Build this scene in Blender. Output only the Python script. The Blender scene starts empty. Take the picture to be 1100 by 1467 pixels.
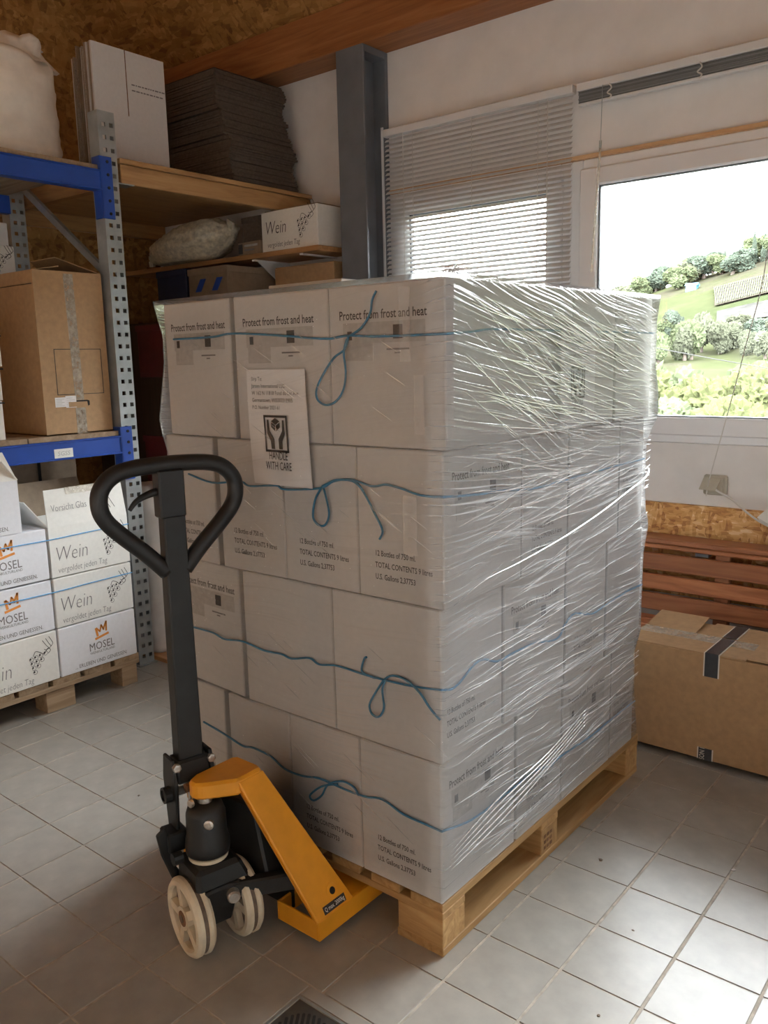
import bpy, bmesh, math, random
from mathutils import Vector, Matrix, noise
random.seed(7)
scn = bpy.context.scene
C = scn.collection
PI = math.pi

# ------------------------------------------------------------------ camera
CAM = Vector((1.08208, -1.5154, 1.46311)); YAW, PIT, ROL, FPX = -0.6853, 0.17799, 0.02342, 1204.08
fwd = Vector((math.sin(YAW)*math.cos(PIT), math.cos(YAW)*math.cos(PIT), -math.sin(PIT)))
rt0 = Vector((math.cos(YAW), -math.sin(YAW), 0)); dn0 = fwd.cross(rt0)
rt = rt0*math.cos(ROL) + dn0*math.sin(ROL); dn = -rt0*math.sin(ROL) + dn0*math.cos(ROL)
cam = bpy.data.cameras.new('camera'); camo = bpy.data.objects.new('camera', cam); C.objects.link(camo)
cam.sensor_fit = 'HORIZONTAL'; cam.sensor_width = 36.0; cam.lens = FPX/1100*36
cam.clip_start = 0.02; cam.clip_end = 2000
camo.matrix_world = Matrix(((rt.x, -dn.x, -fwd.x, CAM.x), (rt.y, -dn.y, -fwd.y, CAM.y), (rt.z, -dn.z, -fwd.z, CAM.z), (0, 0, 0, 1)))
scn.camera = camo

# ------------------------------------------------------------------ sky, daylight portals, exposure
SKY = 42.0
w = bpy.data.worlds.new('sky'); scn.world = w; w.use_nodes = True
bg = w.node_tree.nodes['Background']; bg.inputs[0].default_value = (0.93, 0.97, 1.0, 1); bg.inputs[1].default_value = SKY
def portal(name, loc, rot, sx, sy):
    l = bpy.data.lights.new(name, 'AREA'); l.shape = 'RECTANGLE'; l.size = sx; l.size_y = sy; l.cycles.is_portal = True
    o = bpy.data.objects.new(name, l); C.objects.link(o); o.location = loc; o.rotation_euler = rot; return o
portal('daylight_portal_window', (0.25, 2.42, 1.72), (-PI/2, 0, 0), 4.3, 1.4)
portal('daylight_portal_fill', (-0.6, -5.35, 1.1), (PI/2, 0, 0), 5.2, 2.2)  # samples daylight through the rear opening that was widened for fill
vs = scn.view_settings
vs.view_transform = 'Standard'; vs.look = 'None'; vs.exposure = 0.12; vs.gamma = 1.0; vs.use_curve_mapping = False
scn.cycles.use_denoising = True
scn.cycles.max_bounces = 8; scn.cycles.diffuse_bounces = 5; scn.cycles.glossy_bounces = 3; scn.cycles.transparent_max_bounces = 12; scn.cycles.adaptive_threshold = 0.02
scn.cycles.sample_clamp_indirect = 6.0

# ------------------------------------------------------------------ materials
M = {}
class NT:
    def __init__(s, name):
        m = bpy.data.materials.new(name); m.use_nodes = True; s.m = m; s.t = m.node_tree
        s.b = s.t.nodes['Principled BSDF']; s.out = s.t.nodes['Material Output']; M[name] = m
    def n(s, typ, **kw):
        nd = s.t.nodes.new(typ)
        for k, v in kw.items():
            if k.startswith('i_'):
                key = k[2:]; key = int(key) if key.isdigit() else key.replace('_', ' ')
                if hasattr(v, 'is_output') or isinstance(v, bpy.types.NodeSocket): s.t.links.new(v, nd.inputs[key])
                else: nd.inputs[key].default_value = v
            else: setattr(nd, k, v)
        return nd
    def l(s, a, b): s.t.links.new(a, b)
    def ramp(s, fac, stops):
        r = s.n('ShaderNodeValToRGB'); s.l(fac, r.inputs[0]); e = r.color_ramp.elements
        while len(e) < len(stops): e.new(0.5)
        for q, (p, c) in zip(e, stops): q.position = p; q.color = (*c, 1) if len(c) == 3 else c
        return r.outputs[0]
    def math(s, op, a, b=0.0, clamp=False):
        nd = s.n('ShaderNodeMath', operation=op, use_clamp=clamp)
        for i, v in enumerate((a, b)):
            if isinstance(v, bpy.types.NodeSocket): s.l(v, nd.inputs[i])
            else: nd.inputs[i].default_value = v
        return nd.outputs[0]
    def coord(s, scale=(1, 1, 1), rot=(0, 0, 0), kind='Object'):
        tc = s.n('ShaderNodeTexCoord'); mp = s.n('ShaderNodeMapping'); s.l(tc.outputs[kind], mp.inputs[0])
        mp.inputs['Scale'].default_value = scale; mp.inputs['Rotation'].default_value = rot
        return mp.outputs[0]
    def noise(s, vec, scale, detail=3, rough=0.55, dist=0.0):
        nd = s.n('ShaderNodeTexNoise'); s.l(vec, nd.inputs['Vector']); nd.inputs['Scale'].default_value = scale
        nd.inputs['Detail'].default_value = detail; nd.inputs['Roughness'].default_value = rough; nd.inputs['Distortion'].default_value = dist
        return nd.outputs[0]
    def bump(s, h, strength=0.2, dist=0.002):
        b = s.n('ShaderNodeBump'); b.inputs['Strength'].default_value = strength; b.inputs['Distance'].default_value = dist
        s.l(h, b.inputs['Height']); s.l(b.outputs[0], s.b.inputs['Normal']); return b

def plain(name, col, rough=0.6, var=0.08, scale=25, metal=0.0, spec=0.5, bump=0.0, rand=0.0):
    t = NT(name); c = t.coord()
    f = t.noise(c, scale, 4)
    lo = tuple(max(0, x*(1-var)) for x in col); hi = tuple(min(1, x*(1+var)) for x in col)
    o = t.ramp(f, [(0.3, lo), (0.7, hi)])
    if rand:
        oi = t.n('ShaderNodeObjectInfo'); hs = t.n('ShaderNodeHueSaturation')
        t.l(t.math('MULTIPLY_ADD', oi.outputs['Random'], rand), hs.inputs['Value']); hs.inputs['Value'].links[0].from_node.inputs[2].default_value = 1-rand/2
        t.l(o, hs.inputs['Color']); o = hs.outputs[0]
    t.l(o, t.b.inputs['Base Color'])
    t.b.inputs['Roughness'].default_value = rough; t.b.inputs['Metallic'].default_value = metal
    t.b.inputs['Specular IOR Level'].default_value = spec
    if bump: t.bump(f, bump, 0.003)
    return t.m

def wood(name, cols, axis='y', rough=0.6, scale=1.0, rand=0.15):
    t = NT(name); sc = {'x': (2, 28, 28), 'y': (28, 2, 28), 'z': (28, 28, 2)}[axis]
    c = t.coord(tuple(k*scale for k in sc)); oi = t.n('ShaderNodeObjectInfo')
    ad = t.n('ShaderNodeVectorMath', operation='ADD'); t.l(c, ad.inputs[0])
    cm = t.n('ShaderNodeCombineXYZ'); rr = t.math('MULTIPLY', oi.outputs['Random'], 37.0)
    for i in range(3): t.l(rr, cm.inputs[i])
    t.l(cm.outputs[0], ad.inputs[1])
    f = t.noise(ad.outputs[0], 1.0, 5, 0.6, 1.2)
    o = t.ramp(f, [(0.28, cols[0]), (0.52, cols[1]), (0.75, cols[2])])
    hs = t.n('ShaderNodeHueSaturation'); t.l(o, hs.inputs['Color'])
    v = t.math('MULTIPLY', oi.outputs['Random'], rand*2); t.l(t.math('ADD', v, 1-rand), hs.inputs['Value'])
    t.l(hs.outputs[0], t.b.inputs['Base Color']); t.b.inputs['Roughness'].default_value = rough
    t.bump(f, 0.25, 0.002); return t.m

def osb(name, cols, k=1.0, rough=0.6):
    t = NT(name); out = []
    for sc, rot in (((10, 26, 36), 0.5), ((36, 26, 10), -0.4), ((16, 26, 42), 1.1)):
        c = t.coord(tuple(x*k for x in sc), (0, rot, 0))
        nz = t.n('ShaderNodeTexNoise'); t.l(c, nz.inputs['Vector']); nz.inputs['Scale'].default_value = 0.6
        ad = t.n('ShaderNodeVectorMath', operation='MULTIPLY_ADD'); t.l(nz.outputs['Color'], ad.inputs[0]); ad.inputs[1].default_value = (1.5, 1.5, 1.5); t.l(c, ad.inputs[2])
        v = t.n('ShaderNodeTexVoronoi'); t.l(ad.outputs[0], v.inputs['Vector']); v.inputs['Scale'].default_value = 1.0
        sp = t.n('ShaderNodeSeparateColor'); t.l(v.outputs['Color'], sp.inputs[0]); out.append(sp.outputs[0])
    pick = t.noise(t.coord((7*k, 7*k, 7*k)), 1.0, 2)
    m1 = t.n('ShaderNodeMix'); t.l(t.math('GREATER_THAN', pick, 0.5), m1.inputs[0]); t.l(out[0], m1.inputs[2]); t.l(out[1], m1.inputs[3])
    m2 = t.n('ShaderNodeMix'); m2.inputs[0].default_value = 0.35; t.l(m1.outputs[0], m2.inputs[2]); t.l(out[2], m2.inputs[3])
    o = t.ramp(m2.outputs[0], [(0.05, cols[0]), (0.4, cols[1]), (0.75, cols[2]), (0.95, cols[3])])
    t.l(o, t.b.inputs['Base Color']); t.b.inputs['Roughness'].default_value = rough; t.bump(m2.outputs[0], 0.2, 0.002); return t.m

plain('ceramic_tile', (0.37, 0.35, 0.31), 0.34, 0.10, 14, bump=0.03, rand=0.06)
plain('grout', (0.47, 0.42, 0.35), 0.85, 0.25, 30)
plain('white_plaster', (0.84, 0.82, 0.80), 0.8, 0.06, 5, bump=0.25)
plain('warm_bounce', (0.0215, 0.0140, 0.0076), 0.9, 0.2, 3, bump=0.3)  # warm tone chosen for the light bounced by the added wall and ground
plain('white_pvc', (0.88, 0.88, 0.89), 0.28, 0.02, 8)
plain('white_board', (0.68, 0.66, 0.64), 0.62, 0.03, 60, bump=0.04, rand=0.05)
plain('cream_board', (0.86, 0.85, 0.80), 0.6, 0.03, 60, rand=0.05)
plain('cool_white_board', (0.85, 0.86, 0.90), 0.55, 0.03, 60, rand=0.04)
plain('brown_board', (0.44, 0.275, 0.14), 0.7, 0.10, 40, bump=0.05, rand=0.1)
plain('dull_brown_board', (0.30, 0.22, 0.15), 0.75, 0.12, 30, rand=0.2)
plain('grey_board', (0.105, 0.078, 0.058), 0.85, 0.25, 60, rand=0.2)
plain('board_edge', (0.36, 0.29, 0.22), 0.85, 0.3, 200)
plain('ink', (0.035, 0.03, 0.03), 0.6, 0.05)
plain('grey_ink', (0.20, 0.19, 0.19), 0.65, 0.1)
plain('faded_ink', (0.53, 0.505, 0.48), 0.7, 0.12, 60)
plain('crown_orange', (0.80, 0.30, 0.06), 0.5, 0.1, 60)
plain('paper', (0.92, 0.91, 0.91), 0.6, 0.02, 40)
plain('jack_yellow', (0.83, 0.35, 0.02), 0.38, 0.12, 9)
plain('jack_black', (0.013, 0.0145, 0.0155), 0.46, 0.3, 20)
plain('black_plastic', (0.012, 0.012, 0.013), 0.42, 0.2, 20)
plain('black_and_shade', (0.012, 0.011, 0.010), 0.8, 0.2, 20)  # near-black for black parts and for the painted dark of openings
plain('bolt_steel', (0.62, 0.60, 0.56), 0.35, 0.2, 90, metal=0.8)
plain('nylon', (0.74, 0.66, 0.50), 0.5, 0.18, 14, bump=0.05)
plain('wheel_grime', (0.16, 0.12, 0.09), 0.8, 0.4, 30)
plain('rust', (0.20, 0.10, 0.05), 0.8, 0.4, 40)
plain('zinc', (0.40, 0.43, 0.43), 0.42, 0.14, 14, metal=0.55)
plain('rack_blue', (0.012, 0.065, 0.36), 0.4, 0.12, 9)
plain('column_grey', (0.15, 0.16, 0.178), 0.45, 0.12, 8)
plain('slat_white', (0.74, 0.74, 0.74), 0.5, 0.03, 5)
plain('slat_grey', (0.20, 0.21, 0.215), 0.5, 0.1, 5, rand=0.7)
plain('cord_white', (0.72, 0.70, 0.66), 0.7, 0.05)
plain('socket_beige', (0.50, 0.46, 0.37), 0.45, 0.06, 20)
plain('sack_white', (0.86, 0.78, 0.68), 0.7, 0.10, 9, bump=0.3)
plain('sack_grey', (0.62, 0.59, 0.56), 0.6, 0.10, 9, bump=0.3)
plain('foam', (0.66, 0.60, 0.46), 0.6, 0.30, 38, bump=0.6)
plain('twine_blue', (0.045, 0.24, 0.42), 0.6, 0.25, 120)
plain('twine_light', (0.12, 0.40, 0.72), 0.55, 0.2, 120)
plain('maroon', (0.12, 0.012, 0.018), 0.45, 0.2, 10)
plain('navy', (0.012, 0.022, 0.07), 0.5, 0.2, 20)
plain('dark_tape', (0.055, 0.06, 0.07), 0.25, 0.2, 25)
plain('tape_edge', (0.75, 0.72, 0.66), 0.4, 0.05)
plain('drain_steel', (0.13, 0.125, 0.115), 0.4, 0.2, 30, metal=0.6)
plain('debris', (0.16, 0.12, 0.09), 0.9, 0.3, 60)
wood('pallet_wood', [(0.31, 0.165, 0.06), (0.47, 0.28, 0.11), (0.57, 0.37, 0.17)], 'y')
wood('pallet_wood_x', [(0.31, 0.165, 0.06), (0.47, 0.28, 0.11), (0.57, 0.37, 0.17)], 'x')
wood('old_wood', [(0.22, 0.145, 0.08), (0.36, 0.25, 0.15), (0.46, 0.34, 0.22)], 'y')
wood('old_wood_x', [(0.20, 0.13, 0.07), (0.32, 0.22, 0.13), (0.42, 0.31, 0.20)], 'x')
wood('shelf_pine', [(0.34, 0.17, 0.06), (0.50, 0.28, 0.11), (0.58, 0.35, 0.15)], 'y', 0.45)
wood('shelf_pine_x', [(0.28, 0.13, 0.05), (0.42, 0.22, 0.09), (0.50, 0.29, 0.13)], 'x', 0.5)
wood('strip_pine', [(0.55, 0.30, 0.14), (0.68, 0.42, 0.22), (0.75, 0.5, 0.3)], 'x', 0.6)
wood('beam_wood', [(0.20, 0.07, 0.022), (0.29, 0.11, 0.036), (0.36, 0.15, 0.055)], 'x', 0.55)
wood('bench_wood', [(0.24, 0.085, 0.035), (0.40, 0.155, 0.065), (0.50, 0.22, 0.10)], 'x', 0.5)
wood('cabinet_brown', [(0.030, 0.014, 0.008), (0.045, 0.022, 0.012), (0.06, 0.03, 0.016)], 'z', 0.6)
osb('osb_board', [(0.22, 0.085, 0.025), (0.46, 0.22, 0.07), (0.60, 0.33, 0.12), (0.72, 0.46, 0.22)], 1.0)
osb('osb_fine', [(0.32, 0.11, 0.03), (0.62, 0.31, 0.09), (0.76, 0.45, 0.18), (0.90, 0.66, 0.38)], 2.0)
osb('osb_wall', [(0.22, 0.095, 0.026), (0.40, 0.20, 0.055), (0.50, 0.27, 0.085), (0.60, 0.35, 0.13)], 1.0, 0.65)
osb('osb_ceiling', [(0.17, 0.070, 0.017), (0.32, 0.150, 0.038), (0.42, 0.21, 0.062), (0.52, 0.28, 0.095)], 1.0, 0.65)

def film_material():
    t = NT('stretch_film'); tc = t.n('ShaderNodeTexCoord'); sp = t.n('ShaderNodeSeparateXYZ'); t.l(tc.outputs['Object'], sp.inputs[0])
    x, y, z = sp.outputs
    run = t.math('SUBTRACT', y, x)                                    # runs along the wrap on both faces
    lowf = t.noise(tc.outputs['Object'], 2.3, 0)
    k = t.math('MULTIPLY', t.math('MAXIMUM', t.math('SUBTRACT', z, 0.75), 0.0), 0.30)
    zz = t.math('ADD', z, t.math('MULTIPLY', run, k)); zz = t.math('ADD', zz, t.math('MULTIPLY', lowf, 0.10))
    def lines(sr, sz, seed, lo, hi):
        cm = t.n('ShaderNodeCombineXYZ'); t.l(t.math('MULTIPLY', run, sr), cm.inputs[0]); t.l(t.math('MULTIPLY', zz, sz), cm.inputs[1]); cm.inputs[2].default_value = seed
        f = t.noise(cm.outputs[0], 1.0, 1, 0.5)
        mr = t.n('ShaderNodeMapRange'); t.l(f, mr.inputs[0]); mr.inputs[1].default_value = lo; mr.inputs[2].default_value = hi; return f, mr.outputs[0]
    f1, s1 = lines(2.2, 105, 3.0, 0.60, 0.72); f2, s2 = lines(1.3, 210, 9.0, 0.60, 0.72); f3, s3 = lines(5.0, 26, 5.0, 0.5, 0.8)
    patch = t.n('ShaderNodeMapRange'); t.l(t.noise(tc.outputs['Object'], 3.1, 0), patch.inputs[0]); patch.inputs[1].default_value = 0.38; patch.inputs[2].default_value = 0.66
    st = t.math('MAXIMUM', s1, t.math('MULTIPLY', s2, 0.7)); st = t.math('MULTIPLY', st, t.math('ADD', t.math('MULTIPLY', patch.outputs[0], 0.8), 0.2))
    edge = t.n('ShaderNodeMapRange'); t.l(x, edge.inputs[0]); edge.inputs[1].default_value = -0.03; edge.inputs[2].default_value = 0.004   # haze raised on the right face to paint it brighter, as if backlit
    amt = t.math('ADD', t.math('MULTIPLY', edge.outputs[0], 0.86), 0.14)
    haze = t.math('MULTIPLY', t.math('ADD', t.math('MULTIPLY', st, 0.55), t.math('ADD', t.math('MULTIPLY', s3, 0.14), 0.15)), amt, clamp=True)
    h = t.math('ADD', t.math('MULTIPLY', f1, 1.0), t.math('ADD', t.math('MULTIPLY', f2, 0.4), t.math('MULTIPLY', f3, 0.45)))
    bp = t.n('ShaderNodeBump'); bp.inputs['Strength'].default_value = 0.55; bp.inputs['Distance'].default_value = 0.004; t.l(h, bp.inputs['Height'])
    tr = t.n('ShaderNodeBsdfTransparent'); tr.inputs[0].default_value = (0.97, 0.97, 0.97, 1)
    df = t.n('ShaderNodeBsdfDiffuse'); df.inputs[0].default_value = (0.9, 0.9, 0.92, 1)
    tl = t.n('ShaderNodeBsdfTranslucent'); tl.inputs[0].default_value = (0.9, 0.9, 0.92, 1)
    dt = t.n('ShaderNodeMixShader'); dt.inputs[0].default_value = 0.35; t.l(df.outputs[0], dt.inputs[1]); t.l(tl.outputs[0], dt.inputs[2])
    gl = t.n('ShaderNodeBsdfGlossy'); gl.inputs['Roughness'].default_value = 0.14; t.l(bp.outputs[0], gl.inputs['Normal'])
    fr = t.n('ShaderNodeFresnel'); fr.inputs[0].default_value = 1.5; t.l(bp.outputs[0], fr.inputs['Normal'])
    a = t.n('ShaderNodeMixShader'); t.l(haze, a.inputs[0]); t.l(tr.outputs[0], a.inputs[1]); t.l(dt.outputs[0], a.inputs[2])
    b = t.n('ShaderNodeMixShader'); t.l(t.math('MULTIPLY', fr.outputs[0], 0.95, clamp=True), b.inputs[0]); t.l(a.outputs[0], b.inputs[1]); t.l(gl.outputs[0], b.inputs[2])
    t.l(b.outputs[0], t.out.inputs[0])
film_material()
def glassy(name, tint, refl, rough):
    t = NT(name); tr = t.n('ShaderNodeBsdfTransparent'); tr.inputs[0].default_value = (*tint, 1)
    gl = t.n('ShaderNodeBsdfGlossy'); gl.inputs['Roughness'].default_value = rough
    fr = t.n('ShaderNodeFresnel'); fr.inputs[0].default_value = 1.45
    mx = t.n('ShaderNodeMixShader'); t.l(t.math('MULTIPLY', fr.outputs[0], refl, clamp=True), mx.inputs[0]); t.l(tr.outputs[0], mx.inputs[1]); t.l(gl.outputs[0], mx.inputs[2]); t.l(mx.outputs[0], t.out.inputs[0])
glassy('window_glass', (0.96, 0.97, 0.97), 1.0, 0.0)
def hazy(name, col, op, rough):
    t = NT(name); tr = t.n('ShaderNodeBsdfTransparent'); f = t.noise(t.coord((1, 1, 1)), 60, 3)
    t.b.inputs['Base Color'].default_value = (*col, 1); t.b.inputs['Roughness'].default_value = rough
    mx = t.n('ShaderNodeMixShader'); t.l(t.ramp(f, [(0.3, (op*0.6,)*3), (0.7, (min(1, op*1.4),)*3)]), mx.inputs[0]); t.l(tr.outputs[0], mx.inputs[1]); t.l(t.b.outputs[0], mx.inputs[2]); t.l(mx.outputs[0], t.out.inputs[0]); t.bump(f, 0.5, 0.002)
def crease_material():
    t = NT('film_crease'); gl = t.n('ShaderNodeBsdfGlossy'); gl.inputs['Roughness'].default_value = 0.22; gl.inputs[0].default_value = (0.97, 0.97, 0.98, 1)
    f = t.noise(t.coord((1, 1, 1)), 40, 2); df = t.n('ShaderNodeBsdfDiffuse'); df.inputs[0].default_value = (0.95, 0.95, 0.96, 1); dm = t.n('ShaderNodeMixShader'); dm.inputs[0].default_value = 0.42; t.l(gl.outputs[0], dm.inputs[1]); t.l(df.outputs[0], dm.inputs[2])
    t.l(t.ramp(f, [(0.35, (0.30,)*3), (0.65, (0.55,)*3)]), dm.inputs[0]); t.l(dm.outputs[0], t.out.inputs[0])
crease_material()
hazy('film_gloss', (0.9, 0.9, 0.9), 0.16, 0.06)
hazy('clear_tape', (0.86, 0.80, 0.68), 0.40, 0.16)

# ------------------------------------------------------------------ mesh helpers
class MB:
    def __init__(s, xf=None): s.v = []; s.f = []; s.xf = xf
    def add(s, vs, fs):
        k = len(s.v); s.v += [Vector(p) for p in vs]; s.f += [tuple(k+i for i in q) for q in fs]; return s
    def hexa(s, p):  # 4 bottom ccw, 4 top ccw
        return s.add(p, [(3, 2, 1, 0), (4, 5, 6, 7), (0, 1, 5, 4), (1, 2, 6, 5), (2, 3, 7, 6), (3, 0, 4, 7)])
    def box(s, x0, x1, y0, y1, z0, z1):
        return s.hexa([(x0, y0, z0), (x1, y0, z0), (x1, y1, z0), (x0, y1, z0), (x0, y0, z1), (x1, y0, z1), (x1, y1, z1), (x0, y1, z1)])
    def prism(s, poly, d):  # planar polygon (3d points) swept by vector d
        d = Vector(d); n = len(poly); a = [Vector(p) for p in poly]; b = [p+d for p in a]
        return s.add(a+b, [tuple(reversed(range(n))), tuple(range(n, 2*n))] + [(i, (i+1) % n, n+(i+1) % n, n+i) for i in range(n)])
    def plate(s, quad, th):  # thick plate from a quad, thickness along its normal
        q = [Vector(p) for p in quad]; nrm = (q[1]-q[0]).cross(q[-1]-q[0]).normalized()*th
        return s.prism(q, nrm)
    def tube(s, pts, r, seg=8, closed=False, cap=True):
        pts = [Vector(p) for p in pts]; n = len(pts); rs = r if isinstance(r, (list, tuple)) else [r]*n
        rings = []; up = None
        for i, p in enumerate(pts):
            if closed: t = pts[(i+1) % n]-pts[i-1]
            else: t = pts[min(i+1, n-1)]-pts[max(i-1, 0)]
            t.normalize()
            if up is None: up = t.orthogonal().normalized()
            up = (up - t*up.dot(t))
            up = up.normalized() if up.length > 1e-6 else t.orthogonal().normalized()
            sd = t.cross(up)
            rings.append([p + (up*math.cos(a)+sd*math.sin(a))*rs[i] for a in (2*PI*k/seg for k in range(seg))])
        k = len(s.v); s.v += [q for rg in rings for q in rg]
        m = n if closed else n-1
        for i in range(m):
            j = (i+1) % n
            for a in range(seg): b = (a+1) % seg; s.f.append((k+i*seg+a, k+i*seg+b, k+j*seg+b, k+j*seg+a))
        if cap and not closed:
            s.f.append(tuple(k+a for a in reversed(range(seg)))); s.f.append(tuple(k+(n-1)*seg+a for a in range(seg)))
        return s
    def lathe(s, prof, o=(0, 0, 0), ax=(0, 0, 1), seg=24, close=False):  # prof: (r, h) list
        o = Vector(o); ax = Vector(ax).normalized(); u = ax.orthogonal().normalized(); v = ax.cross(u); k = len(s.v); n = len(prof)
        for r, h in prof:
            for a in range(seg):
                t = 2*PI*a/seg; s.v.append(o + ax*h + (u*math.cos(t)+v*math.sin(t))*r)
        for i in range(n if close else n-1):
            j = (i+1) % n
            for a in range(seg): b = (a+1) % seg; s.f.append((k+i*seg+a, k+i*seg+b, k+j*seg+b, k+j*seg+a))
        if not close:
            s.f.append(tuple(k+a for a in reversed(range(seg)))); s.f.append(tuple(k+(n-1)*seg+a for a in range(seg)))
        return s
    def mesh(s, name, bevel=0.0, smooth=False):
        me = bpy.data.meshes.new(name); vs = [s.xf @ p for p in s.v] if s.xf else s.v
        me.from_pydata(vs, [], s.f); bm = bmesh.new(); bm.from_mesh(me)
        bmesh.ops.recalc_face_normals(bm, faces=bm.faces)
        if bevel: bmesh.ops.bevel(bm, geom=[e for e in bm.edges if e.is_manifold and e.calc_face_angle(0) > 0.5], offset=bevel, segments=1, affect='EDGES', profile=0.5)
        bm.to_mesh(me); bm.free()
        if smooth:
            for p in me.polygons: p.use_smooth = True
        return me
def link(o, parent):
    C.objects.link(o)
    if parent is not None:
        o.parent = parent
        if parent.type == 'EMPTY': o.matrix_parent_inverse = Matrix.Translation(-parent.location)
    return o
def obj(name, mb, mat, parent=None, bevel=0.0, smooth=False):
    me = mb if isinstance(mb, bpy.types.Mesh) else mb.mesh(name, bevel, smooth)
    if not me.materials: me.materials.append(M[mat])
    return link(bpy.data.objects.new(name, me), parent)
def tag(o, label, cat, group=None, kind=None):
    if label: o['label'] = label
    if cat: o['category'] = cat
    if group: o['group'] = group
    if kind: o['kind'] = kind
    return o
def thing(name, label, cat, loc=(0, 0, 0), group=None):
    o = bpy.data.objects.new(name, None); o.empty_display_size = 0.1; C.objects.link(o); o.location = loc
    return tag(o, label, cat, group)
def bx(name, x0, x1, y0, y1, z0, z1, mat, parent=None, bevel=0.0): return obj(name, MB().box(x0, x1, y0, y1, z0, z1), mat, parent, bevel)
def struct(o, label=None, cat=None): o['kind'] = 'structure'; return tag(o, label, cat)
def spline(pts, n=6):
    P = [Vector(p) for p in pts]; out = []
    for i in range(len(P)-1):
        a, b, c, d = P[max(i-1, 0)], P[i], P[i+1], P[min(i+2, len(P)-1)]
        for k in range(n):
            t = k/n; out.append(0.5*((2*b)+(c-a)*t+(2*a-5*b+4*c-d)*t*t+(3*b-a-3*c+d)*t*t*t))
    return out + [P[-1]]
_tx = {}
def text_mesh(s, mat, shear=0.0, thin=0.0, line=1.0, align='LEFT'):
    key = (s, mat, shear, thin, line, align)
    if key not in _tx:
        cu = bpy.data.curves.new('print', 'FONT'); cu.body = s; cu.size = 1.0; cu.resolution_u = 2; cu.shear = shear; cu.offset = thin; cu.space_line = line; cu.align_x = align
        o = bpy.data.objects.new('print', cu); C.objects.link(o); dg = bpy.context.evaluated_depsgraph_get(); dg.update()
        me = bpy.data.meshes.new_from_object(o.evaluated_get(dg)); me.name = 'lettering'; me.materials.clear(); me.materials.append(M[mat])
        C.objects.unlink(o); bpy.data.objects.remove(o); bpy.data.curves.remove(cu)
        xs = [v.co.x for v in me.vertices]; _tx[key] = (me, min(xs), max(xs))
    return _tx[key]
def lettering(s, pos, right, up, width, height, mat, parent, name='lettering', **kw):
    """flat print: text scaled to the given width; height is the size of one em"""
    me, a, b = text_mesh(s, mat, **kw); r = Vector(right).normalized(); u = Vector(up).normalized(); n = r.cross(u); sx = width/(b-a)
    o = bpy.data.objects.new(name, me); link(o, parent); p = Vector(pos) - (r*a*sx if kw.get('align', 'LEFT') == 'LEFT' else Vector((0, 0, 0)))
    o.matrix_basis = Matrix(((r.x*sx, u.x*height, n.x, p.x), (r.y*sx, u.y*height, n.y, p.y), (r.z*sx, u.z*height, n.z, p.z), (0, 0, 0, 1)))
    return o
def copy_tree(root, loc, label=None):
    r = root.copy(); C.objects.link(r); r.location = loc
    if label: r['label'] = label
    for ch in root.children:
        c = ch.copy(); C.objects.link(c); c.parent = r
        for g in ch.children: d = g.copy(); C.objects.link(d); d.parent = c
    return r

# ================================================================== the room
S = 0.20362; GX, GY = 0.04442, -0.06479
XL, XR, YB, YR, ZC = -3.83, 2.70, 2.15, -5.2, 4.4
floor = struct(bx('floor', XL, XR, YR, YB+0.2, -0.12, -0.0018, 'grout'), 'grey tiled floor with pale grout lines', 'floor')
tm = MB().box(0.0035, S-0.0035, 0.002, S-0.002, -0.012, 0.0).mesh('tile', 0.0012)
def inview(p):
    d = Vector(p)-CAM; z = d.dot(fwd)
    if z < 0.3: return False
    u = 550+FPX*d.dot(rt)/z; v = 733.5+FPX*d.dot(dn)/z
    return -60 < u < 1160 and 500 < v < 1540
cells = []
for i in range(-19, 13):
    for j in range(-26, 11):
        x, y = GX+i*S, GY+j*S
        if x < XL or x+S > XR or y+S > YB: continue
        if (i, j) in ((-2, -2), (-1, -2)): continue          # where the drain lies
        c = (x+S/2, y+S/2, 0); hid = -1.0 < c[0] < 0 and 0 < c[1] < 1.2
        cells.append((not inview(c) or hid, (Vector(c)-CAM).length, x, y))
cells.sort(); rest = MB()
for k, (o_, d_, x, y) in enumerate(cells):
    if k < 300 and not o_:
        t = obj('tile', tm, 'ceramic_tile', floor); t.location = (x, y, 0)
    else: rest.box(x+0.0035, x+S-0.0035, y+0.002, y+S-0.002, -0.012, 0.0)
r_ = obj('tile_field', rest, 'ceramic_tile', floor); r_['kind'] = 'stuff'

# drain with slotted grate
for q in ((-0.3595, -0.2005, -0.470, -0.270), (-0.1965, 0.041, -0.303, -0.270), (-0.031, 0.041, -0.470, -0.3065)):
    obj('tile', MB().box(q[0], q[1], q[2], q[3], -0.012, 0.0).mesh('tile', 0.0012), 'ceramic_tile', floor)
dr = thing('floor_drain', 'slotted steel floor drain set in the tiles at bottom edge', 'drain', (-0.115, -0.387, 0))
D0, D1, E0, E1 = -0.196, -0.0345, -0.470, -0.307; f_ = 0.006
obj('frame', MB().box(D0, D1, E0, E0+f_, -0.012, 0.001).box(D0, D1, E1-f_, E1, -0.012, 0.001).box(D0, D0+f_, E0+f_, E1-f_, -0.012, 0.001).box(D1-f_, D1, E0+f_, E1-f_, -0.012, 0.001), 'zinc', dr)
bx('grate', D0+f_+0.001, D1-f_-0.001, E0+f_+0.001, E1-f_-0.001, -0.012, -0.0015, 'drain_steel', dr, 0.0006)
sd = Vector((-0.58, 0.815, 0)); se = Vector((0.815, 0.58, 0)); dc = Vector((-0.115, -0.3885, 0))
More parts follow.
